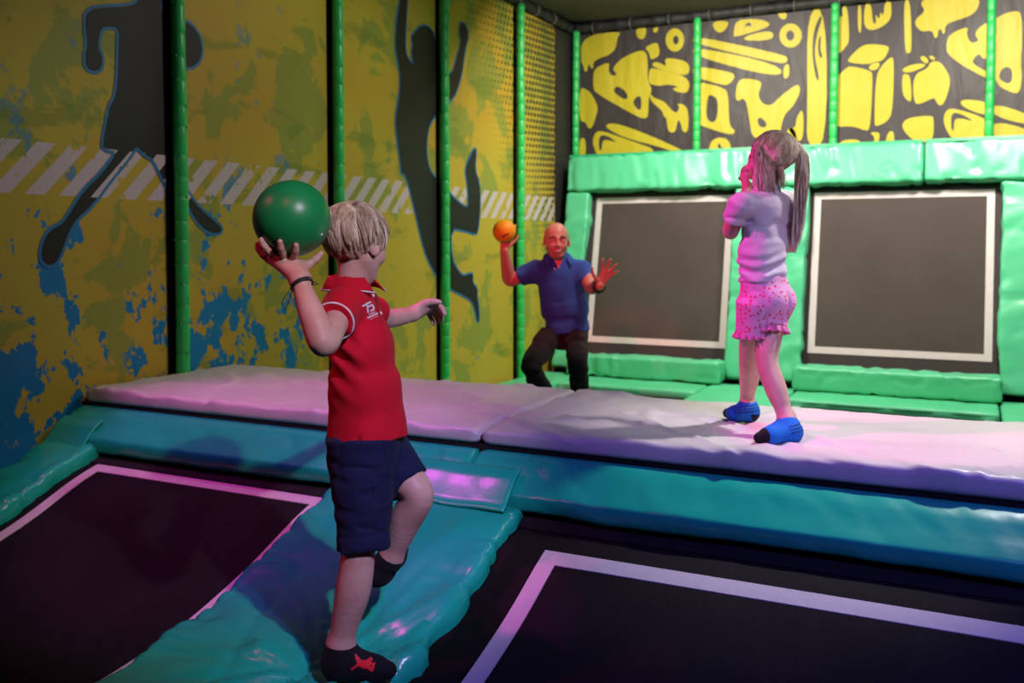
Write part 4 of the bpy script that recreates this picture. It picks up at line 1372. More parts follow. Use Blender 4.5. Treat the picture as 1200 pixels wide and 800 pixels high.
for u_, v_ in ((446,367), (437,346)):
    p_, n_ = surf_pt(shirt, u_, v_, .001)
    for k_ in range(12):
        if p_ is not None: break
        u_ -= 1; p_, n_ = surf_pt(shirt, u_, v_, .001)
    obj('button', *disc(p_, n_, .0058), M['white'], shirt)
lg = lambda L: [(400+x/13.33, 330+y/13.33) for x, y in L]
pol = stroke(lg([(330,380),(392,350)]), 2.1)+stroke(lg([(385,345),(452,318)]), 2.1)+stroke(lg([(396,352),(412,478)]), 2.0)+\
      stroke(lg([(412,392),(470,362),(492,380),(500,425),(490,440),(452,456)]), 1.9)
x0, y0 = 425, 510
for k in range(7): pol += stroke(lg([(428+k*14, 510-k*5.4), (436+k*14, 507-k*5.4)]), 1.0)
for k in range(11):
    a, b = 404+k*15.3, 568-k*6.8
    pol += stroke(lg([(a, b-14), (a+3, b+8)]), .75)
    if k % 2: pol += stroke(lg([(a, b-14), (a+11, b-19)]), .6)
    else: pol += stroke(lg([(a+3, b+8), (a+13, b+3)]), .6)
for k in range(9): pol += stroke(lg([(444+k*14.5, 592-k*6.4), (452+k*14.5, 589-k*6.4)]), .5)
pr = print_on('printed_number', shirt, pol, M['white'], shirt, .0014, 2)
pr['label'] = 'white 75 with small lettering'

# shorts
SH = [rc(J(425,500,0), J(427,530,0), .098, .104, .03, SIDE, 1.12),
      cc(J(424,515,-.05), J(426,640,-.085), .098, .070, .025, SIDE, 1.0, .005),
      cc(J(425,626,-.083), J(426,643,-.086), .0735, .0725, .004, SIDE, 1.0, .004),
      cc(J(438,520,.055), J(478,566,.01), .094, .062, .025, None, 1, .005),
      cc(J(471,558,.02), J(480,568,.008), .0665, .0645, .004, None, 1, .004),
      plane(J(425,497,0), Z, .004)]
def short_fold(P):
    q = P-J(425,560,0)
    return fold_disp(1, .005, 11, (8, 8, 16), .22)(q)
shorts, _, _ = body_obj('shorts', SH, [J(375,490,-.2), J(500,650,0), J(440,520,.2)], .0038, M['navy'], boy, .06, short_fold)
# pocket seam and side seam
print_on('pocket_seam', shorts, stroke([(449,520),(456,545),(446,552),(440,556)], .9)+stroke([(432,520),(437,560),(440,600),(441,625)], .7), M['rubber_black'], shorts, .0012, 2)
# socks
def sock(name, foot, an, top, r, h, m, parent, pts, th=.003):
    import copy
    P = []
    for p in foot:
        f0 = p.fn
        P.append(Prim((lambda P_, f0=f0: f0(P_)-th), p.k, p.op))
    P.append(cc(an, top, r+th, r+th+.001, .02))
    o, V, Q = body_obj(name, P, pts, h, m, parent, .06)
    return o
so = sock('sock', foot_r, J(398,772,-.04), J(399,755,-.043), .0355, .0030, M['black_sock'], boy, [J(385,760,-.04), J(460,790,-.05)])
so['label'] = 'black ankle sock with red leaping emblem'
jm = [(555,450),(580,470),(610,505),(640,535),(690,533),(725,512),(738,495),(762,503),(768,525),(748,558),(772,568),(795,555),(801,570),(787,590),(790,622),(765,672),(735,657),(700,627),(665,635),(600,600),(520,655),(508,627),(570,590),(582,560),(566,520)]
hole = [(742,590),(756,580),(758,606),(746,614)]
cv = lambda L: [(360+x/10, 720+y/10) for x, y in L]
print_on('emblem', so, [[cv(jm), cv(hole)]], M['sock_red'], so, .0012, 2)
so2 = sock('sock', foot_l, J(454,660,.063), J(459,650,.058), .033, .0034, M['black_sock'], boy, [J(430,640,.03), J(475,685,.2)])
print_on('emblem', so2, [[[(468,634),(471,632),(472,637),(470,642),(467,641)]]], M['sock_red'], so2, .0012, 1)
# wrist band with loose cords
wd = unit(J(366,372,-.285)-wr_r)
wc = wr_r+wd*.010
parts = [ring_mesh(wc, unit(wd+RT*.18), .0272, .0042, 40, 8), ring_mesh(wc+wd*.005, unit(wd+RT*.10), .0275, .0034, 40, 8)]
wl = wc-RT*.022-FH*.02
parts.append(tube_path([wl+wd*.006, wl+wd*.02-RT*.012, wl+wd*.036-RT*.028-Z*.004, wl+wd*.05-RT*.040-Z*.01], .0011, 5))
parts.append(tube_path([wl+wd*.006, wl+wd*.024-RT*.006, wl+wd*.045-RT*.018-Z*.006, wl+wd*.062-RT*.033-Z*.014], .0011, 5))
wr2 = wc+RT*.026-FH*.006
parts.append(tube_path([wr2, wr2+RT*.008+Z*.006, wr2+RT*.014+Z*.003], .0018, 5)); parts.append(tube_path([wr2, wr2+RT*.006-Z*.002, wr2+RT*.02+Z*.001], .0014, 5))
wbo = obj('wristband', *join(parts), M['rubber_black'], boy)
wbo['label'] = 'dark braided wristband with loose cords'

# boy's hair: bowl cut falling from a whorl at the crown
def boy_hair():
    ax = np.stack([hf, hs, hu])
    cc_ = hc-hf*.05*HB+hu*.13*HB
    rad = np.array([.42, .335, .37])*HB
    wh = unit(np.array([-.50, .08, .95]))
    def ok(q):      # q unit-sphere coordinates (f,s,u) on the skull
        f, s, u = q[:, 0], q[:, 1], q[:, 2]
        back = (f < .18) & (u > -.73)
        temple = (f >= .18) & (f < .62) & (u > -.12+.5*(f-.18))
        front = (f >= .62) & (u > .30)
        ear = (np.abs(s) > .75) & (f > -.25) & (f < .25) & (u < -.18)
        return (back | temple | front) & ~ear
    n = 5200
    q = rng.standard_normal((n*3, 3)); q /= np.linalg.norm(q, axis=1, keepdims=True)
    q = q[ok(q)][:n]
    n = len(q)
    K = 9
    S = np.zeros((n, K, 3))
    L = (.052+.022*rng.random(n))*np.clip(.55+.6*(q[:, 2]+.5), .32, 1.15)
    p = q.copy(); lift = .012+.03*rng.random(n)
    clump = vnoise(q*9, 3)
    for k in range(K):
        rr = 1.01+np.clip((lift+.11*np.clip(q[:, 2]+.55, 0, .9))*(k/(K-1))**.55, 0, .2)
        S[:, k] = cc_+((p*rad)*rr[:, None])@ax
        t = p-wh[None]*1.0
        t = t-p*(t*p).sum(1, keepdims=True)
        t /= np.maximum(np.linalg.norm(t, axis=1, keepdims=True), .08)
        g = np.array([0., 0, -1.])[None]-p*(-p[:, 2:3])
        d = t*.9+g*(.35+.35*(k/K))
        d += .22*np.stack([clump, vnoise(q*7+5, 5), clump*0], 1)
        d -= p*(d*p).sum(1, keepdims=True)
        d /= np.maximum(np.linalg.norm(d, axis=1, keepdims=True), .1)
        p = p+d*(L/(K-1)/.082)[:, None]
        p /= np.linalg.norm(p, axis=1, keepdims=True)
    S = locks(S, q, 260, .72, .008, cc_)
    V1, F1 = strands(S, .0013, .4)
    # close under-layer
    nu, nv = 64, 40
    G_ = []
    for i in range(nv+1):
        th = PI*i/nv
        for j in range(nu):
            a = 2*PI*j/nu
            G_.append((math.sin(th)*math.cos(a), math.sin(th)*math.sin(a), math.cos(th)))
    G_ = np.array(G_)
    inn = ok(G_)
    thick = 1.015+.10*np.clip(G_[:, 2]+.5, 0, .9)
    V2 = cc_+((G_*rad)*thick[:, None])@ax
    F2 = []
    for i in range(nv):
        for j in range(nu):
            f = (i*nu+j, (i+1)*nu+j, (i+1)*nu+(j+1) % nu, i*nu+(j+1) % nu)
            if all(inn[t] for t in f): F2.append(f)
    V, Fc = join([(V1, F1), (V2, F2)])
    return obj('hair', V, Fc, M['hair_boy'], boy)
boy_hair()

# green ball
def ball(name, c, r, m, label, cat='ball'):
    bm = bmesh.new(); bmesh.ops.create_icosphere(bm, subdivisions=5, radius=r)
    V = np.array([v.co[:] for v in bm.verts])+c; Fc = [[v.index for v in f.verts] for f in bm.faces]; bm.free()
    o = obj(name, V, Fc, m)
    return tag(o, label, cat)
g = G('green rubber ball', .36, .5); p = g.objc()
g.color(g.mix(g.noise(p, 30, 3), (.008, .24, .065, 1), (.012, .30, .085, 1))); g.bump(g.noise(p, 350, 2), .12, .001)
gb = ball('ball', BALL_C, BALL_R, g.m, 'large green rubber ball held up by the boy')
vp = onball(377, 275, .0)
obj('valve', *disc(vp, vp-BALL_C, .0042, .0012), M['white'], gb)

# =================================================================== the girl
GD = 3.56
K_ = lambda u, v, d=0.: dep(u, v, GD+d)
girl = empty('person', at(893, 500, 2, .622), 'girl with blond ponytail, pale tee and pink dotted shorts on the white mattress', 'person')
GF = unit(-RT*.68+FH*.73); GL = np.cross(Z, GF)      # facing, and her left
ghf = unit(-RT*.88+FH*.47-Z*.05); ghu = unit(Z-ghf*(Z@ghf)); ghs = np.cross(ghu, ghf)
GH = .205
ghc = K_(903.5,187.5,0)
g_shl, g_ebl, g_wrl = K_(868,238,-.075), K_(856,271,.0), K_(875,223,.10)
g_shr, g_ebr, g_wrr = K_(926,238,.08), K_(925,287,.03), K_(893,232,.22)
g_hr, g_kr, g_ar = K_(903,355,.02), K_(899,424,-.05), K_(923,492,-.115)
g_hl, g_kl, g_al = K_(886,355,-.02), K_(878,420,.12), K_(876,474,.275)
GB = [rc(K_(895,248,0), K_(893,300,0), .054, .052, .01, GL, 1.35), rc(K_(893,300,0), K_(895,350,0), .052, .062, .01, GL, 1.25), rc(g_shl, g_shr, .030, .030, .01),
      rc(K_(897,238,0), K_(903,205,.0), .038, .038, .02)]
GB += head_prims(ghc, ghf, ghs, ghu, GH)
GB += [limb([g_hr, g_hr*.45+g_kr*.55, g_kr, K_(909,455,-.08), K_(917,477,-.10), g_ar], [.052, .050, .041, .0405, .031, .027], .01),
       limb([g_hl, g_hl*.45+g_kl*.55, g_kl, K_(878,443,.19), K_(876,460,.235), g_al], [.052, .049, .040, .039, .030, .027], .01)]
zf = .617
G0 = lambda u, v, z: at(u, v, 2, z)
gfr = [rc(G0(929,507,zf+.034), G0(902,511,zf+.03), .031, .027, .02), rc(g_ar, G0(926,503,zf+.045), .030, .033, .03), rc(G0(919,499,zf+.05), G0(898,509,zf+.03), .027, .023, .02), rc(G0(902,511,zf+.03), G0(890,513,zf+.024), .026, .018, .02)]
gfl = [rc(G0(879,484,zf+.034), G0(862,485,zf+.03), .031, .026, .02), rc(g_al, G0(878,481,zf+.045), .030, .033, .03), rc(G0(873,479,zf+.05), G0(860,484,zf+.03), .026, .022, .02), rc(G0(862,485,zf+.03), G0(853,484,zf+.022), .025, .018, .02)]
GB += gfr+gfl
GB += [limb([g_shl, g_shl*.5+g_ebl*.5, g_ebl, g_ebl*.6+g_wrl*.4, g_wrl], [.031, .033, .031, .029, .020], .01),
       limb([g_shr, g_shr*.5+g_ebr*.5, g_ebr, g_ebr*.6+g_wrr*.4, g_wrr], [.031, .032, .030, .028, .020], .01)]
GB += hand_prims(g_wrl, unit(Z*.9-RT*.1+FH*.15), unit(RT*.75+FH*.35), unit(FH*.8-RT*.3), .125, (.35, .4, .42, .45), .05, (.5, .5))
GB += hand_prims(g_wrr, unit(Z*.75-RT*.6+FH*.1), unit(-FH*.3-RT*.8), unit(-FH), .125, (.35, .4, .42, .45), .05, (.5, .5))
def cls_girl(P):
    q = (P-ghc)@np.stack([ghf, ghs, ghu], 1)/GH
    m = np.zeros(len(P), int)
    m[(q[:, 0] > .33) & (np.abs(q[:, 1]) < .12) & (q[:, 2] < -.23) & (q[:, 2] > -.32)] = 1
    return m
pts = [g_ar, G0(884,515,zf), G0(848,488,zf), g_ebl, g_ebr, ghc+ghu*.11, ghc+ghf*.11, g_wrl+Z*.1, g_wrr+Z*.1, G0(932,512,zf)]
body_obj('body', GB, pts, .0038, [M['skin'], M['lip']], girl, .07, None, cls_girl)
for b in (-1, 1):
    c = ghc+ghf*.335*GH+ghs*b*.145*GH
    V, Q = mesh_sdf([el(c, (.05*GH,)*3, None, 0)], c-.02, c+.02, .002)
    ir = (np.linalg.norm(V[Q].mean(1)-(c+ghf*.05*GH), axis=1) < .026*GH).astype(int)
    obj('eye', V, Q, [M['eye_white'], M['iris']], girl, True, ir)
TP = [rc(K_(896,245,0), K_(894,295,0), .078, .073, .03, GL, 1.30), cc(K_(894,285,0), K_(894,331,0), .074, .088, .03, GL, 1.20, .006),
      rc(K_(871,238,-.07), K_(922,236,.07), .044, .044, .03), rc(K_(897,238,0), K_(899,225,0), .058, .048, .02, GL, 1.15),
      cc(K_(870,238,-.07), K_(859.5,260,-.035), .047, .045, .015), cc(K_(923,238,.07), K_(927,262,.06), .046, .045, .015)]
def tee_fold(P):
    q = P-K_(895,300,0)
    z = q[:, 2]; x = q@GL
    hem = np.exp(-((z+.045)/.05)**2)
    return fold_disp(1, .005, 23, (7, 7, 11), .25)(q)+hem*.005*np.sin(z*150+x*22+3*vnoise(q*10, 4))+.004*np.sin(x*55+z*16)*np.clip(1-np.abs(z)/.2, 0, 1)
tee, _, _ = body_obj('t_shirt', TP, [K_(850,225,-.1), K_(935,340,.1)], .0038, M['girl_shirt'], girl, .07, tee_fold)
V, Fc = ring_mesh(K_(898,228,0), unit(Z+GF*.12), .0475, .0042, 48, 8, 1.12, GL)
obj('neck_rib', V, Fc, M['girl_shirt'], tee)
g = G('pink dotted cotton', .85, .25); p = g.objc()
dots = g.math('LESS_THAN', g.vor(p, 58, 'Distance', .55), .30)
g.color(g.mix(dots, (.76, .36, .54, 1), (.80, .04, .16, 1))); g.bump(g.noise(p, 40, 3), .25, .004)
M['dotted'] = g.m
M['pink_hem'] = cloth_mat('pink frill cotton', (.78, .20, .40, 1))
but = -GF
SG = [rc(K_(895,330,0), K_(896,352,0), .082, .090, .03, GL, 1.2), el(K_(901,353,0)+but*.030+GL*.040, (.055,)*3, None, .04), el(K_(901,353,0)+but*.030-GL*.040, (.055,)*3, None, .04),
      rc(K_(899,344,0)+but*.094+Z*.0, K_(898,375,0)+but*.088, .004, .006, .02, None, 1, 's'),
      cc(K_(900,352,.03), K_(899,385,-.005), .080, .075, .02, None, 1, .004), cc(K_(887,352,-.02), K_(884,390,.01), .079, .073, .02, None, 1, .004)]
gs, _, _ = body_obj('shorts', SG, [K_(865,325,-.1), K_(930,395,.1)], .0038, M['dotted'], girl, .06, lambda P: fold_disp(1, .004, 31, (10, 10, 5), .2)(P-K_(895,350,0)))
gs['label'] = 'pink shorts with red dots and frilled hem'
def frill(c, n, r, side_f=1.0):
    n = unit(n); a = unit(np.cross(n, [.3, .1, 1])); b = np.cross(n, a)
    V = []; N_ = 144; rows = 5
    for i in range(N_):
        t = 2*PI*i/N_
        for j in range(rows):
            s = j/(rows-1)
            w = .009*s*math.sin(t*17+1.2*math.sin(3*t))
            rr = r+.004*s+w
            V.append(c+(a*math.cos(t)+b*math.sin(t))*rr+n*(.024*s+.003*s*math.cos(t*17)))
    V = np.array(V)
    Fc = [(i*rows+j, ((i+1) % N_)*rows+j, ((i+1) % N_)*rows+j+1, i*rows+j+1) for i in range(N_) for j in range(rows-1)]
    Vi = V.copy()
    cen = c+n*np.clip(((V-c)@n), -1, 1)[:, None]
    Vi = V-(V-cen)/np.linalg.norm(V-cen, axis=1, keepdims=True)*.0025
    n0 = len(V)
    Fc2 = [tuple(q+n0 for q in f[::-1]) for f in Fc]
    rims = [(i*rows+rows-1, ((i+1) % N_)*rows+rows-1, ((i+1) % N_)*rows+rows-1+n0, i*rows+rows-1+n0) for i in range(N_)]
    return np.concatenate([V, Vi]), Fc+Fc2+rims
for c, d, r in ((K_(899,383,-.003), K_(899,395,-.01)-K_(899,385,-.005), .075), (K_(884,388,.009), K_(884,400,.012)-K_(884,390,.01), .073)):
    V, Fc = frill(c, d, r)
    obj('frill', V, Fc, M['pink_hem'], gs)
g = G('blue sock knit', .85, .2); p = g.objc()
g.color(g.mix(g.noise(p, 60, 2), (.008, .10, .42, 1), (.012, .17, .58, 1)))
M['blue_sock'] = g.m
def girl_sock(foot, an, top, ptsx, heel, toe, fwd):
    P = [Prim((lambda P_, f0=p.fn: f0(P_)-.003), p.k, p.op) for p in foot]+[cc(an, top, .033, .034, .02)]
    def cl(Pq):
        m = np.zeros(len(Pq), int)
        t = (Pq-heel)@fwd/np.linalg.norm(toe-heel)
        m[t > .80] = 1
        m[(t < .06) & (Pq[:, 2] < zf+.035)] = 1
        m[Pq[:, 2] < zf+.006] = 1
        h = (Pq[:, 2]-zf)*1.0+t*.03
        st = (np.abs(((h-.045)/.011) % 1-.5) < .14) & (h > .045) & (h < .078) & (t < .34)
        m[st] = 1
        return m
    o, V, Q = body_obj('sock', P, ptsx, .0028, [M['blue_sock'], M['black_sock']], girl, .05, None, cl)
    o['label'] = 'blue ankle sock with black toe and stripes'
    return o
for foot, an, tv, a_, b_ in ((gfr, G0(924,500,zf+.05), g_ar+(G0(926,503,zf+.045)-g_ar)*.25, G0(929,507,zf+.034), G0(890,513,zf+.024)), (gfl, G0(877,479,zf+.05), g_al+(G0(878,481,zf+.045)-g_al)*.1, G0(879,484,zf+.034), G0(853,484,zf+.022))):
    fw_ = unit((b_-a_)*np.array([1, 1, 0]))
    he, to = (a_-fw_*.032)*np.array([1, 1, 0])+Z*zf, (b_+fw_*.02)*np.array([1, 1, 0])+Z*zf
    girl_sock(foot, an, tv, [he, to, tv], he, to, fw_)

def girl_hair():
    ax = np.stack([ghf, ghs, ghu])
    cc_ = ghc-ghf*.05*GH+ghu*.13*GH
    rad = np.array([.42, .335, .37])*GH
    tie_w = K_(926,165,-.01)
    tq = ((tie_w-cc_)@ax.T)/rad; tl = np.linalg.norm(tq); tdir = tq/tl
    def ok(q):
        f, s, u = q[:, 0], q[:, 1], q[:, 2]
        return ((f < .15) & (u > -.66)) | ((f >= .15) & (f < .65) & (u > -.20+.75*(f-.15))) | ((f >= .65) & (u > .36))
    n = 4200
    q = rng.standard_normal((n*3, 3)); q /= np.linalg.norm(q, axis=1, keepdims=True)
    q = q[ok(q)][:n]; n = len(q); K = 10
    S = np.zeros((n, K, 3))
    bump = vnoise(q*8, 2)
    # comb lines: turn each root towards the tie, passing over the crown when it starts on the brow
    om = np.arccos(np.clip(q@tdir, -.97, 1))
    for k in range(K):
        t = k/(K-1)
        m = (np.sin((1-t)*om)[:, None]*q+np.sin(t*om)[:, None]*tdir)/np.sin(np.maximum(om, .02))[:, None]
        m = m+np.array([.0, 0, .35])*(math.sin(PI*t)*np.clip(om-1.2, 0, 1))[:, None]
        nn = m/np.maximum(np.linalg.norm(m, axis=1, keepdims=True), .05)
        rr = 1.015+.035*math.sin(PI*t)+.018*bump*math.sin(PI*t)+.02*rng.random(n)+(tl-1.02)*max(0, (t-.8)/.2)**2
        S[:, k] = cc_+(nn*rr[:, None]*rad)@ax
        S[:, k] += (.0035*np.stack([vnoise(q*11+k*.3, 6), vnoise(q*11+k*.3, 8), vnoise(q*11+k*.3, 9)], 1))*math.sin(PI*t)
    S = locks(S, q, 240, .6*1, .005, cc_)
    V1, F1 = strands(S, .0012, .8)
    # ponytail
    path = np.array([K_(926.5,165,-.01), K_(933,167.5,-.015), K_(940,183,-.02), K_(940,205,-.02), K_(939,230,-.015), K_(937,255,-.01), K_(934,278,-.01), K_(931,296,-.008)])
    wid = np.array([.009, .015, .026, .032, .034, .030, .022, .010])
    n2 = 1500; K2 = 14
    a = rng.random(n2)*2*PI; r = np.sqrt(rng.random(n2))
    S2 = np.zeros((n2, K2, 3))
    end = .62+.38*rng.random(n2)**.7
    tt = np.linspace(0, 1, len(path))
    for k in range(K2):
        t = k/(K2-1)*end
        c = np.stack([np.interp(t, tt, path[:, i]) for i in range(3)], 1)
        w = np.interp(t, tt, wid)
        wob = .006*np.sin(t*9+a*3)[:, None]*RT+.005*np.cos(t*8+a*5)[:, None]*FH
        S2[:, k] = c+(np.cos(a)*r*w*.8)[:, None]*RT+(np.sin(a)*r*w)[:, None]*FH+wob*min(1, k/4)
    S2 = locks(S2, np.stack([np.cos(a)*r, np.sin(a)*r], 1), 46, .75)
    V2, F2 = strands(S2, .0013, .5)
    # loose wisps before the ear and on the nape
    S3 = []
    for (u0, v0, d0), (u1, v1, d1), num, sp in (((884,176,-.045), (889,222,-.055), 70, 4), ((890,178,-.06), (897,226,-.06), 90, 4), ((897,190,-.07), (905,228,-.05), 80, 5), ((886,168,-.05), (887,198,-.055), 50, 3), ((914,195,-.055), (917,218,-.04), 60, 4)):
        for _ in range(num):
            j = rng.standard_normal(3)*.35
            p0, p1 = K_(u0+j[0]*sp, v0+j[1]*sp, d0+.01*j[2]), K_(u1+j[0]*sp*1.7, v1+j[1]*9, d1+.012*j[2])
            ph = rng.random()*6
            S3.append([p0*(1-t)+p1*t+RT*.006*math.sin(t*5+ph)*t-FH*.014*math.sin(PI*t) for t in np.linspace(0, 1, 9)])
    V3, F3 = strands(np.array(S3), .0011, .5)
    nu, nv = 64, 40
    G_ = np.array([(math.sin(PI*i/nv)*math.cos(2*PI*j/nu), math.sin(PI*i/nv)*math.sin(2*PI*j/nu), math.cos(PI*i/nv)) for i in range(nv+1) for j in range(nu)])
    inn = ok(G_)
    V4 = cc_+((G_*rad)*1.025)@ax
    F4 = []
    for i in range(nv):
        for j in range(nu):
            f = (i*nu+j, (i+1)*nu+j, (i+1)*nu+(j+1) % nu, i*nu+(j+1) % nu)
            if all(inn[t] for t in f): F4.append(f)
    core = tube_path(path, wid*.55, 10)
    ho = obj('hair', *join([(V1, F1), (V2, F2), (V3, F3), (V4, F4), core]), M['hair_girl'], girl)
    ho['label'] = 'long blond ponytail tied high'
    td = unit(path[1]-path[0])
    M['tie_hair'] = cloth_mat('dark red hair tie', (.10, .008, .03, 1))
    obj('hair_tie', *join([ring_mesh(path[0]+td*.003, unit(td+RT*.5-Z*.2), .0085, .0045, 28, 8), ring_mesh(path[0]+td*.010, unit(td+RT*.6-Z*.1), .0095, .004, 28, 8)]), M['tie_hair'], ho)
girl_hair()

# =================================================================== the man
MD = 6.2
W_ = lambda u, v, d=0.: dep(u, v, MD+d)
man = empty('person', at(668, 518, 2, -.02), 'bald man in blue polo shirt and dark trousers, crouching with an orange ball raised', 'person')
mf = unit(-FH*.97+RT*.10); ms = np.cross(Z, mf)      # facing the camera, his left
mhf = unit(-FH+RT*.06-Z*.02); mhu = unit(Z-mhf*(Z@mhf)); mhs = np.cross(mhu, mhf)
MH = .238
mhc = W_(652,282,-.06)
m_shr, m_ebr, m_wrr = W_(630,316,.0), W_(597.5,328,.06), W_(591,293,-.06)
m_shl, m_ebl, m_wrl = W_(683,315,.0), W_(693,337,-.14), W_(703,335,-.30)
m_hr, m_kr, m_ar = W_(647,391,.03), W_(624,430,-.30), W_(655,497,.05)
m_hl, m_kl, m_al = W_(675,391,.03), W_(677,425,-.33), W_(684,499,-.10)
MB = [rc(W_(656,330,0), W_(661,375,.02), .085, .082, .02, ms, 1.4), rc(W_(661,375,.02), W_(662,392,.03), .082, .075, .02, ms, 1.4), rc(m_shr, m_shl, .045, .045, .02),
      rc(W_(654,315,-.02), W_(652,290,-.03), .062, .058, .03)]
MB += head_prims(mhc, mhf, mhs, mhu, MH, False, True)
MB += [limb([m_shr, m_shr*.5+m_ebr*.5, m_ebr, W_(594.5,314,.01), m_wrr], [.050, .048, .043, .042, .029], .02),
       limb([m_shl, m_shl*.5+m_ebl*.5, m_ebl, W_(697,336,-.20), m_wrl], [.050, .048, .042, .041, .029], .02)]
MB += [rc(m_hr, m_kr, .060, .048, .02), rc(m_kr, m_ar, .046, .038, .02), rc(m_hl, m_kl, .060, .048, .02), rc(m_kl, m_al, .046, .038, .02)]
mfeet = []
for a_, dx in ((m_ar, -.35), (m_al, .25)):
    hd = unit(mf+RT*dx)
    he = np.array([a_[0], a_[1], .025])
    mfeet.append([rc(a_, he+Z*.02-hd*.02, .040, .045, .04), rc(he-hd*.04, he+hd*.15, .042, .036, .03), rc(he+hd*.15, he+hd*.19, .036, .026, .03)])
    MB += mfeet[-1]
OB_C = dep(591, 271, MD-.08); OB_R = .0765
MB += hand_prims(m_wrr-Z*.0, unit(Z+RT*.12-FH*.05), unit(FH*.35+Z*.2-RT*.0), unit(RT), .185, (.22, .25, .25, .3), .35, (1.0, .3), .004, 1.15)
MB += hand_prims(m_wrl, unit(Z*.85+RT*.42-FH*.1), unit(-FH+RT*.1), unit(-RT*.9+Z*.4), .19, (.16, .20, .22, .28), .42, (1.4, .15), .004, 1.25)
def cls_man(P):
    q = (P-mhc)@np.stack([mhf, mhs, mhu], 1)/MH
    m = np.zeros(len(P), int)
    beard = (q[:, 2] < -.19) & (q[:, 0] > .0) & (np.abs(q[:, 1]) < .33) & (q[:, 2] > -.52) & ~((q[:, 2] > -.30) & (np.abs(q[:, 1]) < .24))
    m[beard & (np.linalg.norm(q, axis=1) < .75)] = 1
    d = np.abs(q[:, 1])
    curve = -.272+.55*d*d*1.3
    lip = (q[:, 0] > .30) & (d < .12) & (np.abs(q[:, 2]-curve) < .042)
    m[lip] = 2
    m[(q[:, 0] > .30) & (d < .09) & (np.abs(q[:, 2]-curve) < .015)] = 3
    return m
pts = [m_ebr, W_(590,268,-.15), m_ar-Z*.1, m_al-Z*.1+mf*.25, m_kr, m_kl, mhc+Z*.14, W_(725,315,-.4), mhc+mhf*.13, m_ar+mf*.25, m_hr+FH*.1]
body_obj('body', MB, pts, .0055, [M['skin_man'], M['stubble'], M['lip'], M['teeth']], man, .09, None, cls_man)
for b in (-1, 1):
    c = mhc+mhf*.335*MH+mhs*b*.145*MH
    V, Q = mesh_sdf([el(c, (.05*MH, .058*MH, .030*MH), (mhf, mhs, mhu), 0)], c-.02, c+.02, .002)
    ir = (np.linalg.norm((V[Q].mean(1)-(c+mhf*.05*MH)), axis=1) < .026*MH).astype(int)
    obj('eye', V, Q, [M['eye_white'], M['iris']], man, True, ir)
    br = [mhc+mhf*x*MH+mhs*b*y*MH+mhu*z*MH for x, y, z in ((.405, .05, .10), (.40, .13, .125), (.36, .215, .095))]
    obj('eyebrow', *tube_path(br, [.006, .007, .004], 8), M['brow'], man)
MS = [rc(W_(657,325,0), W_(662,365,.01), .108, .104, .05, ms, 1.42), cc(W_(662,355,.01), W_(665,389,.02), .104, .112, .03, ms, 1.30, .008),
      rc(W_(632,315,0), W_(682,314,0), .062, .062, .05), rc(W_(655,315,-.01), W_(653,304,-.02), .080, .072, .04, ms, 1.15),
      cc(W_(633,316,0), W_(608.5,325,.045), .072, .068, .03, None, 1, .006), cc(W_(680,316,0), W_(689,331,-.07), .074, .072, .03, None, 1, .006)]
ps, _, _ = body_obj('polo_shirt', MS, [W_(605,300,-.15), W_(697,395,.15)], .0055, M['blue'], man, .10, lambda P: fold_disp(1, .009, 41, (5, 5, 4), .25)(P-W_(660,340,0)))
collar('collar', W_(653.5,303,-.02), unit(Z+mf*.10), mf, .076, .102, .036, .014, M['blue'], ps, .62, .012, None, 1.05)
# open neck: bare skin triangle and buttons
print_on('neck_opening', ps, [[[(648.5,303),(660,303),(654.5,315)]]], M['skin_man'], ps, .003, 3)
p_, n_ = surf_pt(ps, 650, 315, .001)
if p_ is not None: obj('button', *disc(p_, n_, .006), M['white'], ps)
TR = [rc(W_(664,382,.02), W_(663,394,.03), .098, .095, .03, ms, 1.30), limb([m_hr, m_hr*.5+m_kr*.5-RT*.012, m_kr-RT*.004, m_kr*.5+m_ar*.5, m_ar+(m_ar-m_kr)*.06], [.084, .078, .067, .056, .050], .03),
      limb([m_hl, m_hl*.5+m_kl*.5, m_kl, m_kl*.5+m_al*.5, m_al+(m_al-m_kl)*.06], [.082, .075, .064, .055, .050], .03), plane(W_(660,383,.02), Z, .004)]
body_obj('trousers', TR, [W_(610,380,-.4), W_(700,510,.2), m_kr, m_kl], .006, M['trouser'], man, .10, lambda P: fold_disp(1, .010, 47, (5, 5, 9), .22)(P-W_(650,420,0)))
for ft, a_ in zip(mfeet, (m_ar, m_al)):
    sock('sock', ft, a_, a_+Z*.06, .042, .006, M['black_sock'], man, [a_-Z*.1+mf*.22, a_+Z*.07, a_-mf*.08-Z*.1])
wdir = unit(W_(697,336,-.20)-m_wrl)
w1 = obj('wristwatch', *ring_mesh(m_wrl+wdir*.012, wdir, .0335, .009, 32, 8), M['rubber_black'], man)
w1['label'] = 'black wristwatch'
M['olive'] = cloth_mat('grey green band', (.16, .17, .10, 1))
obj('sweatband', *ring_mesh(m_wrl+wdir*.035, wdir, .036, .013, 32, 8), M['olive'], man)
g = G('orange foam ball', .5, .4); p = g.objc()
g.color(g.mix(g.noise(p, 20, 3), (.88, .40, .008, 1), (.92, .47, .012, 1))); g.bump(g.noise(p, 200, 2), .1, .001)
ob = ball('ball', OB_C, OB_R, g.m, 'small orange ball raised in the bald man\'s hand')
print_on('printed_mark', ob, stroke([(588.5,277.3),(591,276),(593.5,275),(596,273.2)], 1.3), M['rubber_black'], ob, .001, 2)
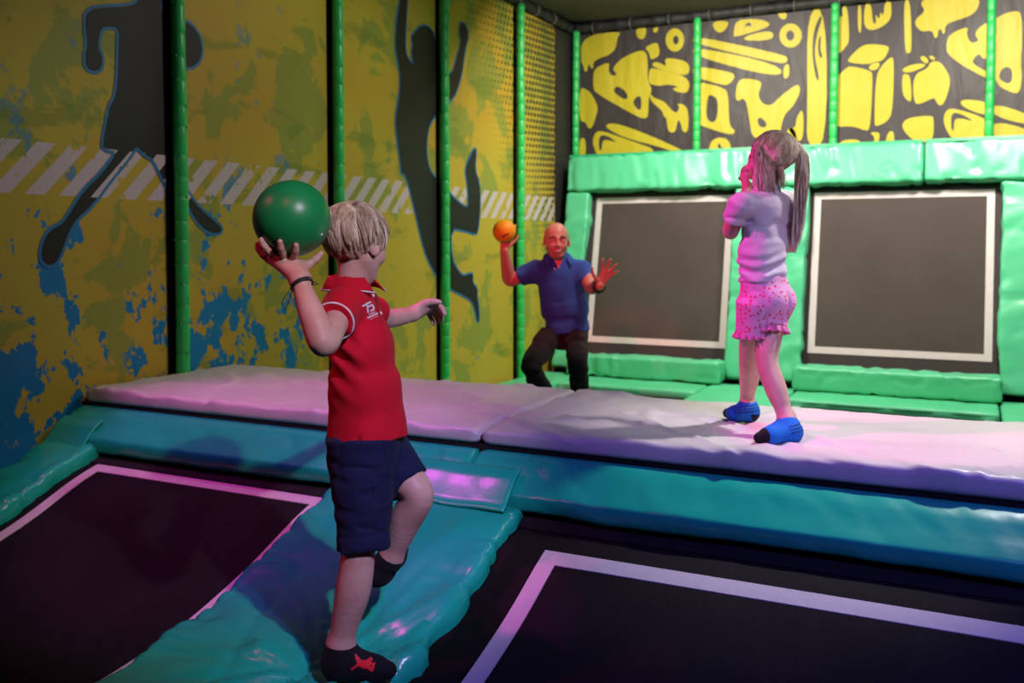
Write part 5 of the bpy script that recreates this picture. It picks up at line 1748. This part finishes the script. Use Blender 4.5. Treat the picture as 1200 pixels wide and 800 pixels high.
# ------------------------------------------------------------------ light
def area(name, loc, target, size, power, color, spread=180, size_y=None):
    d = bpy.data.lights.new(name, 'AREA'); d.energy = power; d.color = color[:3]
    d.shape = 'RECTANGLE' if size_y else 'SQUARE'; d.size = size
    if size_y: d.size_y = size_y
    d.spread = math.radians(spread)
    o = bpy.data.objects.new(name, d); COL.objects.link(o)
    o.location = loc
    o.rotation_euler = (Vector(target)-Vector(loc)).to_track_quat('-Z', 'Y').to_euler()
    return o
def spot(name, loc, target, power, color, angle=50, blend=.3, r=.04):
    d = bpy.data.lights.new(name, 'SPOT'); d.energy = power; d.color = color[:3]
    d.spot_size = math.radians(angle); d.spot_blend = blend; d.shadow_soft_size = r
    o = bpy.data.objects.new(name, d); COL.objects.link(o)
    o.location = loc
    o.rotation_euler = (Vector(target)-Vector(loc)).to_track_quat('-Z', 'Y').to_euler()
    return o
w = bpy.data.worlds.new('world'); SC.world = w; w.use_nodes = True
w.node_tree.nodes['Background'].inputs[0].default_value = (.6, .5, .7, 1)
w.node_tree.nodes['Background'].inputs[1].default_value = .0
SC.view_settings.view_transform = 'Standard'; SC.view_settings.look = 'None'
SC.view_settings.gamma = 1; SC.view_settings.use_curve_mapping = False
SC.view_settings.exposure = 0.0
WARM = (1, .90, .80)
area('court_lamp', (-2.2, 7.3, 3.62), (-2.2, 9.0, 1.4), .5, 120, WARM, 165)
area('court_lamp', (.2, 7.3, 3.62), (.2, 9.0, 1.4), .5, 125, WARM, 165)
area('court_lamp', (-1.2, 5.4, 3.62), (-1.4, 7.5, .3), .6, 40, WARM, 150)
spot('platform_lamp', (.55, 4.5, 3.6), (-.4, 3.85, .65), 470, (1, .95, .97), 38, .7, .08)
spot('near_lamp', (1.3, .6, 3.4), (-1.62, 2.3, .92), 370, (.92, .82, 1), 23, .6, .05)
spot('wall_fill', (-.9, 5.3, 3.6), (-4, 4.9, 1.9), 130, (1, .93, .84), 78, .9, .15)  # added neutral fill to brighten the mural wall
spot('left_lamp', (-1.6, 4.4, 3.6), (-2.7, 3.8, .6), 75, (1, .86, .95), 46, .9, .15)
spot('bed_sheen_fill', (.6, .3, 3.5), (-.25, 1.05, 0), 150, (.95, .85, .9), 37, .10, .05)  # added spot, stands in for court lamp sheen on the right bed
spot('magenta_spot', (-3.4, 2.0, 3.55), (-2.75, 3.05, .5), 210, (1, .06, .85), 42, .7)
spot('magenta_spot', (-3.3, 1.9, 3.5), (-.72, 3.5, 1.2), 640, (1, .05, .62), 16, .4)
spot('magenta_spot', (-2.35, 1.9, 3.6), (-1.74, 2.34, 1.40), 200, (1, .04, .60), 11, .5)
spot('violet_spot', (1.3, .4, 3.5), (-.7, 2.9, .15), 400, (.21, .16, 1), 46, .8)
spot('red_spot', (-1.2, -.3, 3.2), (-2.46, 5.7, 1.08), 1050, (1, .008, .10), 10, .5)
spot('bed_red_spot', (-1.0, .2, 3.5), (-2.9, 2.0, 0), 45, (1, .03, .10), 46, .5)
spot('red_rim_spot', (-3.3, .7, 3.1), (-1.72, 2.2, .75), 75, (1, .04, .22), 24, .6)
spot('girl_fill', (1.2, 1.7, 3.5), (-.6, 3.5, 1.25), 120, (1, .90, 1), 22, .6)  # added soft white fill on the girl
spot('wall_fill', (-1.5, 2.6, 3.6), (-4, 3.0, 1.15), 42, (1, .95, .9), 50, .9, .15)  # small added fill lifting the dark lower left of the mural
